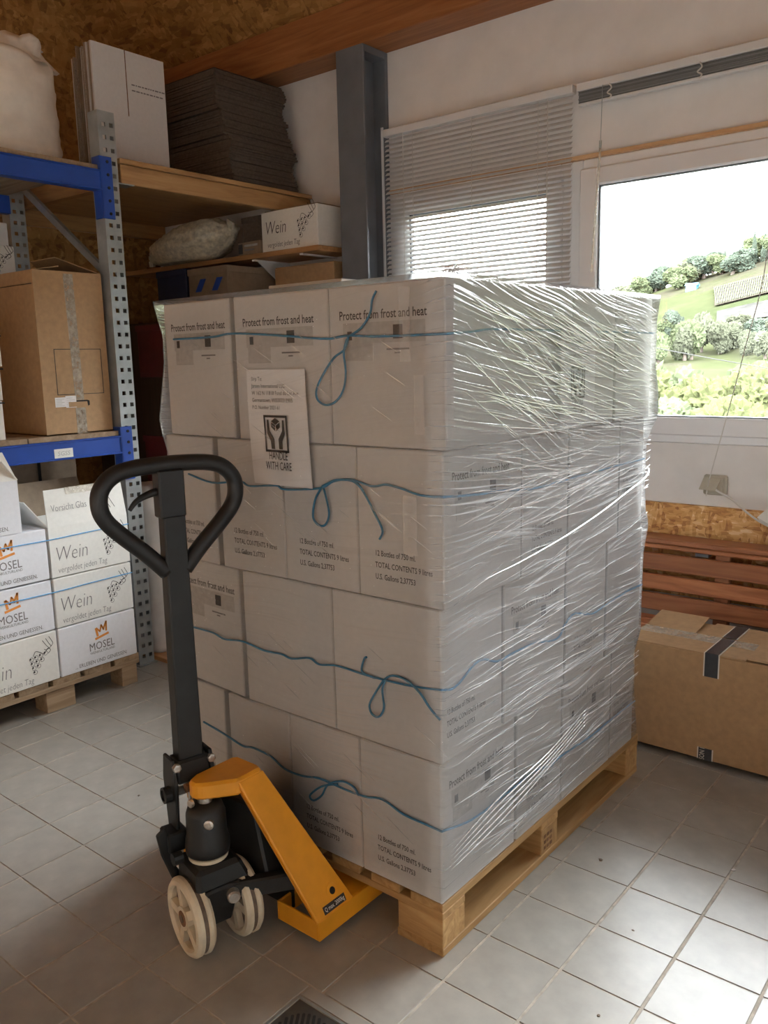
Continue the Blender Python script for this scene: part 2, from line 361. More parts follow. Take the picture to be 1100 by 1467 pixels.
for q in range(-4, 5):
    hl_ = math.sqrt(max(0, 0.060**2-(q*0.0125)**2)); a_ = dc+se*q*0.0125
    obj('slot', MB().prism([a_+sd*hl_*c+se*0.0036*d+Vector((0, 0, -0.0022)) for c, d in ((-1, -.5), (-.96, -1), (.96, -1), (1, -.5), (1, .5), (.96, 1), (-.96, 1), (-1, .5))], (0, 0, 0.0012)), 'black_and_shade', dr)  # flat near-black bars paint the dark of the slots

# back wall with the long window opening
WX0, WX1, WZ0, WZ1 = -1.84, 2.35, 1.078, 2.345
wb = MB().box(XL, WX0, YB, YB+0.25, 0, 4.6).box(WX1, XR, YB, YB+0.25, 0, 4.6).box(WX0, WX1, YB, YB+0.25, 0, WZ0).box(WX0, WX1, YB, YB+0.25, WZ1, 4.6)
struct(obj('wall_back', wb, 'white_plaster'), 'white plastered wall around the window', 'wall')
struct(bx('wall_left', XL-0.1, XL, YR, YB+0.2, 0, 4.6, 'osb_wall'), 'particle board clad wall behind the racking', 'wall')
struct(bx('wall_right', XR, XR+0.15, YR, YB+0.2, 0, 4.6, 'white_plaster'), 'white plastered wall on the right', 'wall')
wr = MB().box(XL, -3.2, YR-0.2, YR, 0, 4.6).box(2.0, XR, YR-0.2, YR, 0, 4.6).box(-3.2, 2.0, YR-0.2, YR, 2.2, 4.6)  # unseen rear opening, widened to soften the fill light
struct(obj('wall_rear', wr, 'osb_board'), 'unseen board clad wall with an opening widened for fill light', 'wall')
yd = MB().box(-7.0, 5.0, -9.6, -9.2, -0.2, 5.5)
struct(obj('bounce_wall', yd, 'warm_bounce'), 'unseen wall added to bounce warm light through the rear opening', 'wall')  # added out of view to bounce warm light onto the stack front
struct(bx('bounce_ground', -7.0, 5.0, -9.2, YR-0.2, -0.2, -0.02, 'warm_bounce'), 'unseen ground added to bounce warm light through the rear opening', 'ground')  # added with the wall for the same warm bounce
SL = 1.08; yk = 2.0-(ZC-3.22)/SL
rf = MB().prism([(XL-0.1, YB+0.2, 3.22-SL*(YB+0.2-2.0)), (XL-0.1, yk, ZC), (XL-0.1, YR-0.2, ZC), (XL-0.1, YR-0.2, ZC+0.1), (XL-0.1, yk, ZC+0.1), (XL-0.1, YB+0.2, 3.40)], (XR-XL+0.25, 0, 0))
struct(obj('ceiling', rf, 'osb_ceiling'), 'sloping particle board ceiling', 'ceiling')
struct(bx('trim_1', XL, XR, 1.95, YB, 3.02, 3.235, 'beam_wood', None, 0.004), 'brown wooden beam along top of the white wall', 'beam')
struct(bx('trim_2', WX0, WX1, YB-0.012, YB+0.04, WZ1-0.016, WZ1, 'strip_pine'), 'thin wooden strip above the window', 'trim')
struct(bx('trim_3', -1.852, -1.838, YB-0.03, YB, 1.0, 2.66, 'white_pvc'), 'narrow white trim beside the steel column', 'trim')

# windows
def window(name, x0, x1, z0, z1, label):
    y0 = YB+0.012
    o = MB(); fw = 0.055
    o.box(x0, x0+fw, y0, y0+0.07, z0, z1).box(x1-fw, x1, y0, y0+0.07, z0, z1).box(x0+fw, x1-fw, y0, y0+0.07, z0, z0+0.045).box(x0+fw, x1-fw, y0, y0+0.07, z1-0.05, z1)
    wn = struct(obj(name, o, 'white_pvc', None, 0.004), label, 'window')
    a0, a1, b0, b1 = x0+fw-0.012, x1-fw+0.012, z0+0.033, z1-0.04; sw = 0.085; s = MB()
    s.box(a0, a0+sw, y0-0.012, y0+0.055, b0, b1).box(a1-sw, a1, y0-0.012, y0+0.055, b0, b1).box(a0+sw, a1-sw, y0-0.012, y0+0.055, b0, b0+sw*0.93).box(a0+sw, a1-sw, y0-0.012, y0+0.055, b1-sw*0.9, b1)
    obj('sash', s, 'white_pvc', wn, 0.006)
    gk = MB(); c0, c1, d0, d1 = a0+sw, a1-sw, b0+sw*0.93, b1-sw*0.9
    for q in ((c0, c0+0.008, d0, d1), (c1-0.008, c1, d0, d1), (c0, c1, d0, d0+0.006), (c0, c1, d1-0.006, d1)): gk.box(q[0], q[1], y0+0.010, y0+0.030, q[2], q[3])
    obj('gasket', gk, 'column_grey', wn)
    bx('pane', c0, c1, y0+0.018, y0+0.024, d0, d1, 'window_glass', wn)
window('window_1', WX0, -0.775, WZ0, WZ1-0.016, 'white framed window behind the lowered blind')
window('window_2', -0.775, WX1, WZ0, WZ1-0.016, 'white framed window with hillside view')

# steel column
co = thing('steel_column', 'grey steel column standing between shelves and window', 'column', (-1.91, 2.03, 0))
obj('flange', MB().box(-2.0, -1.82, 1.95, 1.965, 0, 3.019), 'column_grey', co, 0.002)
obj('flange', MB().box(-2.0, -1.82, 2.125, 2.1499, 0, 3.019), 'column_grey', co, 0.002)
obj('web', MB().box(-1.92, -1.90, 1.965, 2.125, 0, 3.019), 'column_grey', co)
obj('head_plate', MB().box(-2.0, -1.82, 1.965, 2.125, 2.985, 3.019), 'column_grey', co)

# ------------------------------------------------------------------ blinds
def blind_cords(parent, xs, y, z0, z1, r=0.0014):
    for x in xs: obj('cord', MB().tube([(x, y, z1), (x, y, z0)], r, 5), 'cord_white', parent)
b1 = thing('venetian_blind', 'lowered grey-white venetian blind over the left window', 'blind', (-1.28, 2.095, 1.68))
bx('headrail', -1.815, -0.743, 2.085, 2.128, 2.600, 2.636, 'slat_white', b1, 0.003)
th = math.radians(-43); cy, cz = math.cos(th)*0.0125, math.sin(th)*0.0125
sm = None
for q in range(38):
    z = 2.583-q*0.0234
    if sm is None:
        mb = MB(); n = 4; top = []; bot = []
        for i in range(n+1):
            s_ = -1+2*i/n; yy = s_*cy; zz = -s_*cz + 0.0018*(1-s_*s_)
            top.append((yy, zz))
        poly = [(-1.808, a, b) for a, b in top] + [(-1.808, a, b-0.0006) for a, b in reversed(top)]
        sm = mb.prism(poly, (1.058, 0, 0)).mesh('slat')
    o = obj('slat', sm, 'slat_white', b1); o.location = (0, 2.105, z); o.rotation_euler = (random.uniform(-.03, .03), 0, 0)
bx('bottom_rail', -1.808, -0.75, 2.093, 2.117, 1.682, 1.695, 'slat_white', b1, 0.002)
blind_cords(b1, (-1.625, -1.27, -0.912), 2.090, 1.695, 2.60)
blind_cords(b1, (-1.68, -0.86), 2.083, 1.66, 2.60, 0.0018)
b2 = thing('venetian_blind', 'raised venetian blind bunched up above the right window', 'blind', (0.3, 2.095, 2.54))
bx('headrail', -0.722, 1.62, 2.085, 2.128, 2.598, 2.632, 'slat_white', b2, 0.003)
sm2 = MB().box(-0.715, 1.61, -0.0125, 0.0125, -0.0036, 0.0).mesh('slat')
for q in range(10):
    o = obj('slat', sm2, 'slat_grey', b2); o.location = (random.uniform(-.002, .002), 2.1045+random.uniform(-.0015, .0015), 2.596-q*0.0046); o.rotation_euler = (random.uniform(-.06, .06), 0, 0)
bx('bottom_rail', -0.715, 1.61, 2.090, 2.119, 2.538, 2.549, 'slat_white', b2, 0.002)
for x in (-0.57, -0.19, 0.5):
    obj('cord_loop', MB().tube(spline([(x, 2.084, 2.60), (x+0.012, 2.080, 2.58), (x-0.006, 2.080, 2.565), (x+0.012, 2.080, 2.552), (x, 2.084, 2.54)], 4), 0.0035, 5), 'cord_white', b2)
wd = obj('tilt_wand', MB().tube([(-0.600, 2.075, 2.36), (-0.628, 2.070, 1.83)], 0.0055, 8), 'clear_tape', b2)
obj('wand_hook', MB().tube([(-0.598, 2.08, 2.60), (-0.600, 2.075, 2.36)], 0.0016, 6).tube([(-0.600, 2.075, 2.375), (-0.601, 2.075, 2.345)], 0.006, 8), 'zinc', b2)
obj('pull_cord', MB().tube(spline([(0.125, 2.08, 2.55), (0.107, 2.08, 1.85), (0.04, 2.08, 1.476), (-0.02, 2.08, 1.194), (-0.077, 2.085, 0.943), (-0.10, 2.12, 0.86)], 4), 0.0022, 6), 'cord_white', b2)

# socket, cable, low particle board, carton edge
so = thing('wall_socket', 'beige wall socket with hinged lid below the window', 'socket', (-0.068, 2.14, 0.86))
bx('back_plate', -0.117, -0.020, 2.128, 2.15, 0.864, 0.950, 'socket_beige', so, 0.006)
bx('inner_rim', -0.106, -0.031, 2.118, 2.130, 0.874, 0.940, 'socket_beige', so, 0.004)
obj('lid', MB().prism([(-0.113, 2.117, 0.938), (-0.04, 2.117, 0.938), (-0.052, 2.085, 0.890), (-0.122, 2.085, 0.890)], (0, 0.004, 0.003)), 'socket_beige', so, 0.001)
tag(obj('power_cable', MB().tube(spline([(-0.07, 2.115, 0.905), (-0.045, 2.09, 0.89), (0.024, 2.07, 0.860), (0.096, 2.05, 0.812), (0.166, 2.04, 0.775), (0.30, 2.03, 0.735), (0.5, 2.02, 0.72)], 6), 0.0042, 8), 'cord_white'), 'off-white cable hanging from the beige wall socket', 'cable')
tag(bx('particle_board', -1.6, 1.7, 2.128, YB-0.0005, 0.40, 0.812, 'osb_fine', None, 0.001), 'orange particle board strip fixed above the bench back', 'board')
pc = thing('paper_carton', 'white paper edge lying above the bench at right margin', 'paper', (0.22, 2.0, 0.70))
obj('sheet', MB().plate([(0.145, 2.0, 0.806), (0.19, 1.97, 0.792), (0.33, 2.03, 0.80), (0.185, 2.09, 0.86)], 0.004), 'cream_board', pc)
obj('sheet', MB().plate([(0.150, 2.0, 0.799), (0.195, 1.97, 0.785), (0.335, 2.03, 0.79), (0.19, 2.09, 0.85)], 0.004), 'cream_board', pc)
obj('support', MB().box(0.19, 0.32, 2.0, 2.06, 0.6805, 0.80), 'brown_board', pc)

# ------------------------------------------------------------------ bench
bn = thing('wooden_bench', 'reddish brown slatted wooden bench under the window', 'bench', (0.2, 1.95, 0))
for z0, z1 in ((0.538, 0.612), (0.452, 0.518), (0.357, 0.432)): bx('back_slat', -0.85, 1.30, 1.985, 2.010, z0, z1, 'bench_wood', bn, 0.004)
bx('top_rail', -0.85, 1.30, 1.975, 2.10, 0.657, 0.680, 'bench_wood', bn, 0.005)
bx('top_rail', -0.85, 1.30, 1.985, 2.09, 0.634, 0.655, 'bench_wood', bn, 0.005)
for x in (-0.70, 0.015, 1.10):
    bx('support', x-0.03, x+0.03, 2.011, 2.05, 0, 0.633, 'bench_wood', bn, 0.003)
    bx('leg', x-0.03, x+0.03, 1.765, 1.80, 0, 0.318, 'bench_wood', bn, 0.003)
for q in range(3): bx('seat_slat', -0.85, 1.30, 1.755+q*0.075, 1.82+q*0.075, 0.319, 0.342, 'bench_wood', bn, 0.003)
bx('clip', -0.10, -0.045, 2.015, 2.06, 0.614, 0.633, 'column_grey', bn)

# ------------------------------------------------------------------ brown carton under the bench edge
bc = thing('cardboard_box', 'large brown cardboard box with dark tape beside the bench', 'box', (0.3, 1.55, 0))
X0, X1, Y0, Y1, Z0, Z1 = -0.13, 0.86, 1.38, 1.735, 0.024, 0.418
bx('body', X0, X1, Y0, Y1, Z0, Z1, 'brown_board', bc, 0.003)
bx('batten', X0+0.03, X1-0.03, Y0+0.05, Y0+0.12, 0, 0.0239, 'black_and_shade', bc); bx('batten', X0+0.03, X1-0.03, Y1-0.12, Y1-0.05, 0, 0.0239, 'black_and_shade', bc)  # battens made near-black to paint the deep shade under the box
ym = 1.575
obj('flap', MB().plate([(X0, ym+0.002, Z1+0.001), (0.06, ym+0.002, Z1+0.001), (0.06, Y1, Z1+0.022), (X0, Y1, Z1+0.022)], 0.004), 'brown_board', bc)
obj('flap', MB().plate([(0.09, ym+0.004, Z1+0.001), (X1, ym+0.004, Z1+0.001), (X1, Y1, Z1+0.003), (0.09, Y1, Z1+0.003)], 0.004), 'brown_board', bc)
obj('flap', MB().plate([(X0, Y0, Z1+0.001), (0.30, Y0, Z1+0.001), (0.30, ym-0.004, Z1+0.001), (X0, ym-0.004, Z1+0.001)], 0.004), 'brown_board', bc)
obj('flap', MB().plate([(0.30, Y0+0.008, Z1+0.006), (X1, Y0+0.008, Z1+0.006), (X1, ym-0.02, Z1+0.014), (0.30, ym-0.02, Z1+0.014)], 0.004), 'brown_board', bc)
bx('flap_gap', 0.20, 0.30, ym-0.004, ym+0.004, Z1-0.001, Z1+0.0014, 'black_and_shade', bc)  # near-black strip painting the dark between the flaps
tp = MB(); tpe = MB()
def strip(mb, x0, x1, e):
    mb.box(x0, x1, Y0-e, Y0-0.0004, 0.338, Z1+0.006+e).box(x0, x1, Y0-e, ym-0.006, Z1+0.0052, Z1+0.0052+e).box(x0, x1, ym+0.004, Y1+e, Z1+0.0075, Z1+0.0075+e)
strip(tpe, 0.158, 0.213, 0.0012); strip(tp, 0.1625, 0.2085, 0.0018)
obj('tape_backing', tpe, 'tape_edge', bc); obj('tape', tp, 'dark_tape', bc)
bx('tape_backing', 0.150, 0.206, Y0-0.0012, Y0-0.0003, Z0, 0.068, 'tape_edge', bc); bx('tape', 0.1545, 0.2015, Y0-0.0018, Y0-0.0005, Z0, 0.068, 'dark_tape', bc)
lettering('SON I', (0.176, Y0-0.0023, Z0), (0, 0, 1), (-1, 0, 0), 0.044, 0.026, 'tape_edge', bc, 'lettering', align='LEFT')
bx('clear_tape', X0, 0.158, 1.50, 1.575, Z1+0.0055, Z1+0.0062, 'clear_tape', bc); bx('clear_tape', 0.213, 0.42, 1.50, ym-0.005, Z1+0.0056, Z1+0.0062, 'clear_tape', bc)

# ================================================================== the loaded pallet
pl = thing('timber_pallet', 'light wooden pallet under the shrink-wrapped carton stack', 'pallet', (-0.5, 0.6, 0))
for x0, x1 in ((-0.145, 0.0), (-0.575, -0.425), (-1.0, -0.855)):
    bx('runner', x0, x1, 0, 1.2, 0.0, 0.022, 'pallet_wood', pl, 0.002)
    for y0 in (0.0, 0.5, 1.1): bx('block', x0+0.003, x1-0.001, y0+0.001, y0+0.099, 0.022, 0.100, 'pallet_wood_x', pl, 0.002)
for y0 in (0.0, 0.5, 1.1): bx('stringer_board', -1.0, 0, y0, y0+0.10, 0.100, 0.121, 'pallet_wood_x', pl, 0.002)
for x0, x1 in ((-1.0, -0.86), (-0.82, -0.72), (-0.68, -0.56), (-0.53, -0.41), (-0.37, -0.27), (-0.23, -0.135), (-0.10, 0.0)): bx('deck_board', x0, x1, 0, 1.2, 0.121, 0.1435, 'pallet_wood', pl, 0.002)
br = MB()
for q in range(9): br.box(0.0, 0.0008, 0.515+(q % 3)*0.018, 0.527+(q % 3)*0.018, 0.036+(q//3)*0.018, 0.046+(q//3)*0.018)
obj('stamp', br, 'rust', pl)

TIER = [(0.1445, 0.512), (0.5145, 0.895), (0.8975, 1.262), (1.2645, 1.636)]   # bottom to top
TN = ['bottom tier', 'second tier from the floor', 'third tier from the floor', 'top tier']
PROT = 'Protect from frost and heat'; BOT = '12 Bottles of 750 ml.\nTOTAL CONTENTS 9 litres\nU.S. Gallons 2,37753'
def print_protect(p, o, r, z, wd_=0.255):
    """o: lower left of the face at z=0 level, r: direction along the face"""
    o = Vector(o); r = Vector(r); up = Vector((0, 0, 1)); n = r.cross(up)
    def at(a, b): return o + r*a + up*(z+b) + n*0.0006
    lettering(PROT, at(0.035, 0.0), r, up, wd_, 0.029, 'ink', p, thin=0.012)
    def patch(nm, a0, a1, b0, b1, e, mt): obj(nm, MB().prism([o+r*a0+up*(z+b0), o+r*a1+up*(z+b0), o+r*a1+up*(z+b1), o+r*a0+up*(z+b1)], n*e), mt, p)
    patch('printed_panel', 0.045, 0.285, -0.055, -0.008, 0.0003, 'faded_ink'); patch('printed_panel', 0.05, 0.135, -0.095, -0.055, 0.0003, 'faded_ink')
    patch('printed_mark', 0.195, 0.222, -0.047, -0.016, 0.0006, 'ink'); patch('printed_mark', 0.058, 0.072, -0.047, -0.027, 0.0006, 'ink')
    patch('printed_line', 0.175, 0.24, -0.072, -0.068, 0.0003, 'grey_ink'); patch('printed_line', 0.198, 0.214, -0.080, -0.0765, 0.0003, 'grey_ink')
def print_bottles(p, o, r, z):
    o = Vector(o); r = Vector(r); up = Vector((0, 0, 1)); n = r.cross(up)
    lettering(BOT, o + r*0.052 + up*z + n*0.0006, r, up, 0.170, 0.0195, 'ink', p, line=1.48, thin=0.012)
def carton(x0, x1, y0, y1, tier, label):
    z0, z1 = TIER[tier]
    t = thing('wine_carton', label, 'carton', ((x0+x1)/2, (y0+y1)/2, z0), 'white wine cartons stacked on the pallet')
    m = MB().box(x0, x1, y0, y1, z0, z1)
    obj('body', m, 'white_board', t, 0.003)
    zz = z1+0.0006
    bx('seam_tape', x0+0.001, x1-0.001, (y0+y1)/2-0.025, (y0+y1)/2+0.025, z1-0.0002, zz, 'clear_tape', t)
    return t
def turn(t, half, back):
    a = math.asin(back/(2*half)); t.rotation_euler = (0, 0, -a); t.location.y += half*math.sin(a)+0.002; t.location.x -= 0.008
EX, EY = (1, 0, 0), (0, 1, 0)
# tiers 0 and 2: four narrow fronts; tiers 1 and 3: three wide fronts
posn4 = ['leftmost front', 'second from left in front', 'third from left in front', 'front right corner']
posn3 = ['leftmost front', 'middle front', 'front right corner']
for tier in (0, 2):
    z0, z1 = TIER[tier]; sh = (0.0, 0, 0.016)[tier]
    for q in range(4):
        x1 = -0.0015-(3-q)*0.2555 + sh; x0 = x1-(0.2535 if q else 0.235)
        t = carton(x0, x1, 0.0, 0.345, tier, 'white twelve-bottle carton, %s of the %s' % (posn4[q], TN[tier]))
        if not (tier == 0 and q < 2): print_bottles(t, (x0, 0.0, 0), EX, z0+0.105)
        elif tier == 0: print_bottles(t, (x0, 0.0, 0), EX, z0+0.105)
        if q == 0: turn(t, 0.117, 0.018)
        if q == 3: print_protect(t, (x1, 0.0, 0), EY, z1-0.075 if tier == 0 else z1-0.07, 0.25)
    for nm, y0, y1, pr in (('second along right side', 0.356, 0.612, 'b'), ('third along right side', 0.620, 0.952, 'p'), ('far end of right side', 0.960, 1.142, 'b')):
        xa = 0.0 if y1 - y0 < 0.3 else 0.001; xa += sh*0.6
        t = carton(xa-(0.34 if y1-y0 < 0.3 else 0.255), xa, y0, y1, tier, 'white wine carton, %s, %s' % (nm, TN[tier]))
        if pr == 'b' and y1-y0 > 0.24: print_bottles(t, (xa, y0, 0), EY, z0+0.115)
        elif pr == 'b': print_bottles(t, (xa, y0-0.03, 0), EY, z0+0.20)
        elif tier == 0: print_protect(t, (xa, y0, 0), EY, z1-0.075, 0.25)
for tier in (1, 3):
    z0, z1 = TIER[tier]; sh = (0, 0.004, 0, 0.026)[tier]
    for q in range(3):
        x1 = -0.0015-(2-q)*0.3395 + sh; x0 = x1-(0.3375 if q else 0.311)
        t = carton(x0, x1, 0.0, 0.272, tier, 'white wine carton, %s of the %s' % (posn3[q], TN[tier]))
        if tier == 3 or q == 0: print_protect(t, (x0, 0.0, 0), EX, z1-0.077, 0.255)
        if q == 0: turn(t, 0.155, 0.022)
        if q == 2 and tier == 1: print_bottles(t, (x1, -0.03, 0), EY, z0+0.118)
    for nm, y0, y1, pr in (('second along right side', 0.284, 0.618, 'p'), ('third along right side', 0.628, 0.892, 'b'), ('far end of right side', 0.905, 1.172, 'n')):
        xa = 0.0+sh*0.5
        t = carton(xa-(0.255 if y1-y0 > 0.3 else 0.34), xa, y0, y1, tier, 'white wine carton, %s, %s' % (nm, TN[tier]))
        if tier == 1 and pr == 'p': print_protect(t, (xa, y0, 0), EY, z1-0.09, 0.262)
        if tier == 1 and pr == 'b': print_bottles(t, (xa, y0, 0), EY, z0+0.115)

# ---- blue twine round each tier
FP = [(0.17, 0.026), (0.5, 0.024), (0.9, 0.024), (1.11, 0.030), (1.19, 0.030), (1.271, 0.016), (1.311, 0.012), (1.471, 0.026), (1.548, 0.026), (1.60, 0.018), (1.642, 0.012)]
def lerp(tb, z):
    if z <= tb[0][0]: return tb[0][1]
    for (a, b), (c, d) in zip(tb, tb[1:]):
        if z <= c: return b+(d-b)*(z-a)/(c-a)
    return tb[-1][1]
def twine(label, zback, front, right, extra, mat='twine_blue'):
    t = thing('twine', label, 'twine', (-0.2, 0.0, zback), 'blue twine tied round the tiers')
    r = 0.0029
    pts = [(x, -0.0045+(0.8*lerp(FP, z)*(-0.73-x)/0.31 if x < -0.73 else 0), z) for x, z in front if x > -0.97]; pts[-1] = (right[2]-0.001, -0.0045, pts[-1][2])
    obj('front_run', MB().tube(spline(pts, 5), r, 6), mat, t, smooth=True)
    obj('side_run', MB().tube(spline([pts[-1]] + [(right[2], y, z) for y, z in right[0]][1:], 5), r, 6), right[1], t, smooth=True)
    for nm, e, yy in extra: obj(nm, MB().tube(spline([(x, yy-0.0008*k_ % 0.004, z) for k_, (x, z) in enumerate(e)], 6), r, 6), mat, t, smooth=True)
twine('blue twine with a long loop tied round the top tier', 1.52,
      [(-0.985, 1.53), (-0.924, 1.537), (-0.741, 1.537), (-0.655, 1.543), (-0.497, 1.533), (-0.375, 1.522), (-0.306, 1.518), (-0.25, 1.523), (-0.155, 1.518), (0.027, 1.517)],
      ([(0, 1.517), (0.092, 1.522), (0.195, 1.529), (0.5, 1.53), (0.8, 1.53), (1.15, 1.53)], 'twine_blue', 0.0295),
      [('bow_loop', [(-0.246, 1.521), (-0.258, 1.492), (-0.297, 1.469), (-0.346, 1.411), (-0.352, 1.378), (-0.33, 1.361), (-0.295, 1.368), (-0.267, 1.395), (-0.256, 1.436), (-0.259, 1.484), (-0.251, 1.516)], -0.007),
       ('loose_end', [(-0.246, 1.521), (-0.207, 1.538), (-0.178, 1.568), (-0.169, 1.599), (-0.156, 1.618)], -0.007)])
twine('blue twine with a bow and dangling end round the third tier', 1.15,
      [(-0.985, 1.16), (-0.895, 1.152), (-0.778, 1.136), (-0.659, 1.149), (-0.618, 1.139), (-0.517, 1.148), (-0.484, 1.14), (-0.359, 1.153), (-0.311, 1.174), (-0.253, 1.182), (-0.188, 1.171), (-0.145, 1.178), (-0.104, 1.173), (-0.044, 1.161), (0.016, 1.162)],
      ([(0, 1.162), (0.132, 1.149), (0.258, 1.142), (0.397, 1.128), (0.551, 1.127), (0.8, 1.13), (1.13, 1.13)], 'twine_light', 0.0185),
      [('bow_loop', [(-0.347, 1.159), (-0.372, 1.125), (-0.382, 1.08), (-0.364, 1.06), (-0.339, 1.063), (-0.328, 1.094), (-0.342, 1.154)], -0.007),
       ('bow_loop', [(-0.347, 1.159), (-0.299, 1.178), (-0.242, 1.179), (-0.21, 1.159)], -0.008),
       ('loose_end', [(-0.231, 1.176), (-0.206, 1.148), (-0.179, 1.108), (-0.155, 1.069), (-0.164, 1.046)], -0.007)])
twine('blue twine with a bow hanging round the second tier', 0.70,
      [(-0.99, 0.69), (-0.917, 0.683), (-0.819, 0.686), (-0.764, 0.678), (-0.682, 0.688), (-0.596, 0.679), (-0.526, 0.683), (-0.486, 0.678), (-0.42, 0.694), (-0.383, 0.684), (-0.321, 0.694), (-0.227, 0.691), (-0.159, 0.692), (-0.074, 0.696), (0.006, 0.706)],
      ([(0, 0.706), (0.053, 0.695), (0.129, 0.724), (0.177, 0.727), (0.243, 0.702), (0.33, 0.701), (0.443, 0.694), (0.565, 0.672), (0.615, 0.702), (0.672, 0.719), (0.79, 0.689), (0.889, 0.693), (1.049, 0.699), (1.172, 0.695)], 'twine_light', 0.0065),
      [('bow_loop', [(-0.164, 0.693), (-0.194, 0.649), (-0.211, 0.617), (-0.203, 0.595), (-0.18, 0.594), (-0.166, 0.62), (-0.169, 0.664), (-0.159, 0.694)], -0.007),
       ('bow_loop', [(-0.164, 0.693), (-0.137, 0.71), (-0.094, 0.709), (-0.053, 0.687), (-0.023, 0.656), (0.004, 0.632)], -0.0065),
       ('loose_end', [(-0.193, 0.691), (-0.233, 0.699), (-0.225, 0.733), (-0.216, 0.741)], -0.007)])
twine('blue twine with a small bow round the bottom tier', 0.35,
      [(-1.0, 0.39), (-0.897, 0.384), (-0.784, 0.374), (-0.707, 0.363), (-0.662, 0.37), (-0.589, 0.365), (-0.534, 0.344), (-0.466, 0.344), (-0.399, 0.357), (-0.311, 0.355), (-0.239, 0.357), (-0.18, 0.369), (-0.114, 0.351), (-0.049, 0.348), (0.003, 0.346)],
      ([(0, 0.346), (0.126, 0.317), (0.261, 0.314), (0.45, 0.315), (0.533, 0.292), (0.602, 0.297), (0.809, 0.284), (0.966, 0.286), (1.149, 0.284)], 'twine_light', 0.0045),
      [('bow_loop', [(-0.331, 0.363), (-0.387, 0.34), (-0.434, 0.299), (-0.421, 0.288), (-0.389, 0.313), (-0.366, 0.351), (-0.315, 0.377), (-0.274, 0.375), (-0.255, 0.357)], -0.007)])

# ---- address sheets
def sheet(label, o, r, wd_, hg, curl, full):
    o = Vector(o); r = Vector(r); up = Vector((0, 0, 1)); n = r.cross(up)
    t = thing('address_sheet', label, 'paper', o)
    nx, nz = 8, 14; mb = MB(); vs_ = []
    for b in range(nz+1):
        for a in range(nx+1):
            u, v = a/nx, b/nz; vs_.append(o + r*(u*wd_ + curl*0.012*(1-v)**2) + up*(v*hg) + n*(0.0012*math.sin(3*u+4*v)*curl))
    fs_ = [(b*(nx+1)+a, b*(nx+1)+a+1, (b+1)*(nx+1)+a+1, (b+1)*(nx+1)+a) for b in range(nz) for a in range(nx)]
    obj('sheet', mb.add(vs_, fs_), 'paper', t)
    e = n*0.0022
    def P(a, b): return o + r*(a*wd_ + curl*0.012*(1-b)**2) + up*(b*hg) + e
    lettering('Ship To:\nJansen International LLC\nW 162 N 11818 Fond du Lac Ave\nGermantown, WI53022-2905', P(0.09, 0.905), r, up, 0.80*wd_, 0.0145, 'ink', t, line=1.25)
    lettering('P.O. Number 2021-61', P(0.09, 0.66), r, up, 0.47*wd_, 0.0135, 'ink', t)
    fr = MB()
    x0, x1, z0, z1, f = 0.27, 0.67, 0.29, 0.61, 0.028
    def q4(a0, a1, b0, b1): fr.add([P(a0, b0), P(a1, b0), P(a1, b1), P(a0, b1)], [(0, 1, 2, 3)])
    q4(x0, x1, z0, z0+f*0.72); q4(x0, x1, z1-f*0.72, z1); q4(x0, x0+f, z0, z1); q4(x1-f, x1, z0, z1)
    obj('picture_frame', fr, 'ink', t)
    ic = MB(); cx, cz = 0.47, 0.525; hw = 0.075; hh = 0.032
    ic.add([P(cx, cz+2*hh*0.98), P(cx-hw, cz+hh), P(cx, cz+0.004), P(cx+hw, cz+hh)], [(0, 1, 2, 3)])
    ic.add([P(cx-hw, cz+hh-0.006), P(cx-0.007, cz-0.004), P(cx-0.007, cz-hh-0.022), P(cx-hw, cz-0.018)], [(0, 1, 2, 3)])
    ic.add([P(cx+hw, cz+hh-0.006), P(cx+0.007, cz-0.004), P(cx+0.007, cz-hh-0.022), P(cx+hw, cz-0.018)], [(0, 1, 2, 3)])
    for s_ in (-1, 1):
        pts = [(0.145, 0.57), (0.115, 0.57), (0.105, 0.475), (0.035, 0.405), (0.035, 0.318), (0.095, 0.318), (0.10, 0.385), (0.15, 0.45)]
        ic.add([P(cx+s_*a, b) for a, b in pts], [tuple(range(8))])
    obj('hands_symbol', ic, 'ink', t)
    lettering('HANDLE\nWITH CARE', P(0.475, 0.225), r, up, 0.44*wd_, 0.030, 'ink', t, align='CENTER', line=0.88)
    return t
sheet('white address sheet with hands-holding-box symbol on front of stack', (-0.602, -0.0115, 1.151), EX, 0.214, 0.297, 1.0, True)
sheet('address sheet blurred under wrap on right side of stack', (0.0345, 0.512, 1.272), EY, 0.205, 0.270, 0.0, True)

# ---- stretch wrap
FL = [(0.17, -1.02), (0.5, -1.015), (0.9, -1.005), (1.11, -0.998), (1.19, -0.998), (1.271, -1.008), (1.311, -1.010), (1.471, -0.988), (1.548, -0.986), (1.642, -1.002)]
FB = [(0.17, 1.19), (0.321, 1.155), (0.476, 1.15), (0.50, 1.168), (0.537, 1.189), (0.662, 1.185), (0.808, 1.185), (0.883, 1.215), (0.955, 1.168), (1.051, 1.15), (1.145, 1.148), (1.194, 1.158), (1.257, 1.226), (1.345, 1.212), (1.436, 1.18), (1.568, 1.178), (1.642, 1.20)]
FR = [(0.17, 0.010), (0.50, 0.012), (0.535, 0.014), (0.88, 0.017), (0.92, 0.026), (1.24, 0.030), (1.29, 0.038), (1.642, 0.040)]
wrap = thing('stretch_wrap', 'clear wrinkled stretch film wrapped round the carton stack', 'wrap', (-0.5, 0.6, 0.144))
NZ, NA, ND = 110, 46, 60
vs_, rows = [], []
def wob(a, z): return 0.0022*noise.noise(Vector((a*2.0, z*7.0, 1.7))) + 0.0012*noise.noise(Vector((a*1.5, z*55.0+a*3, 5.2)))
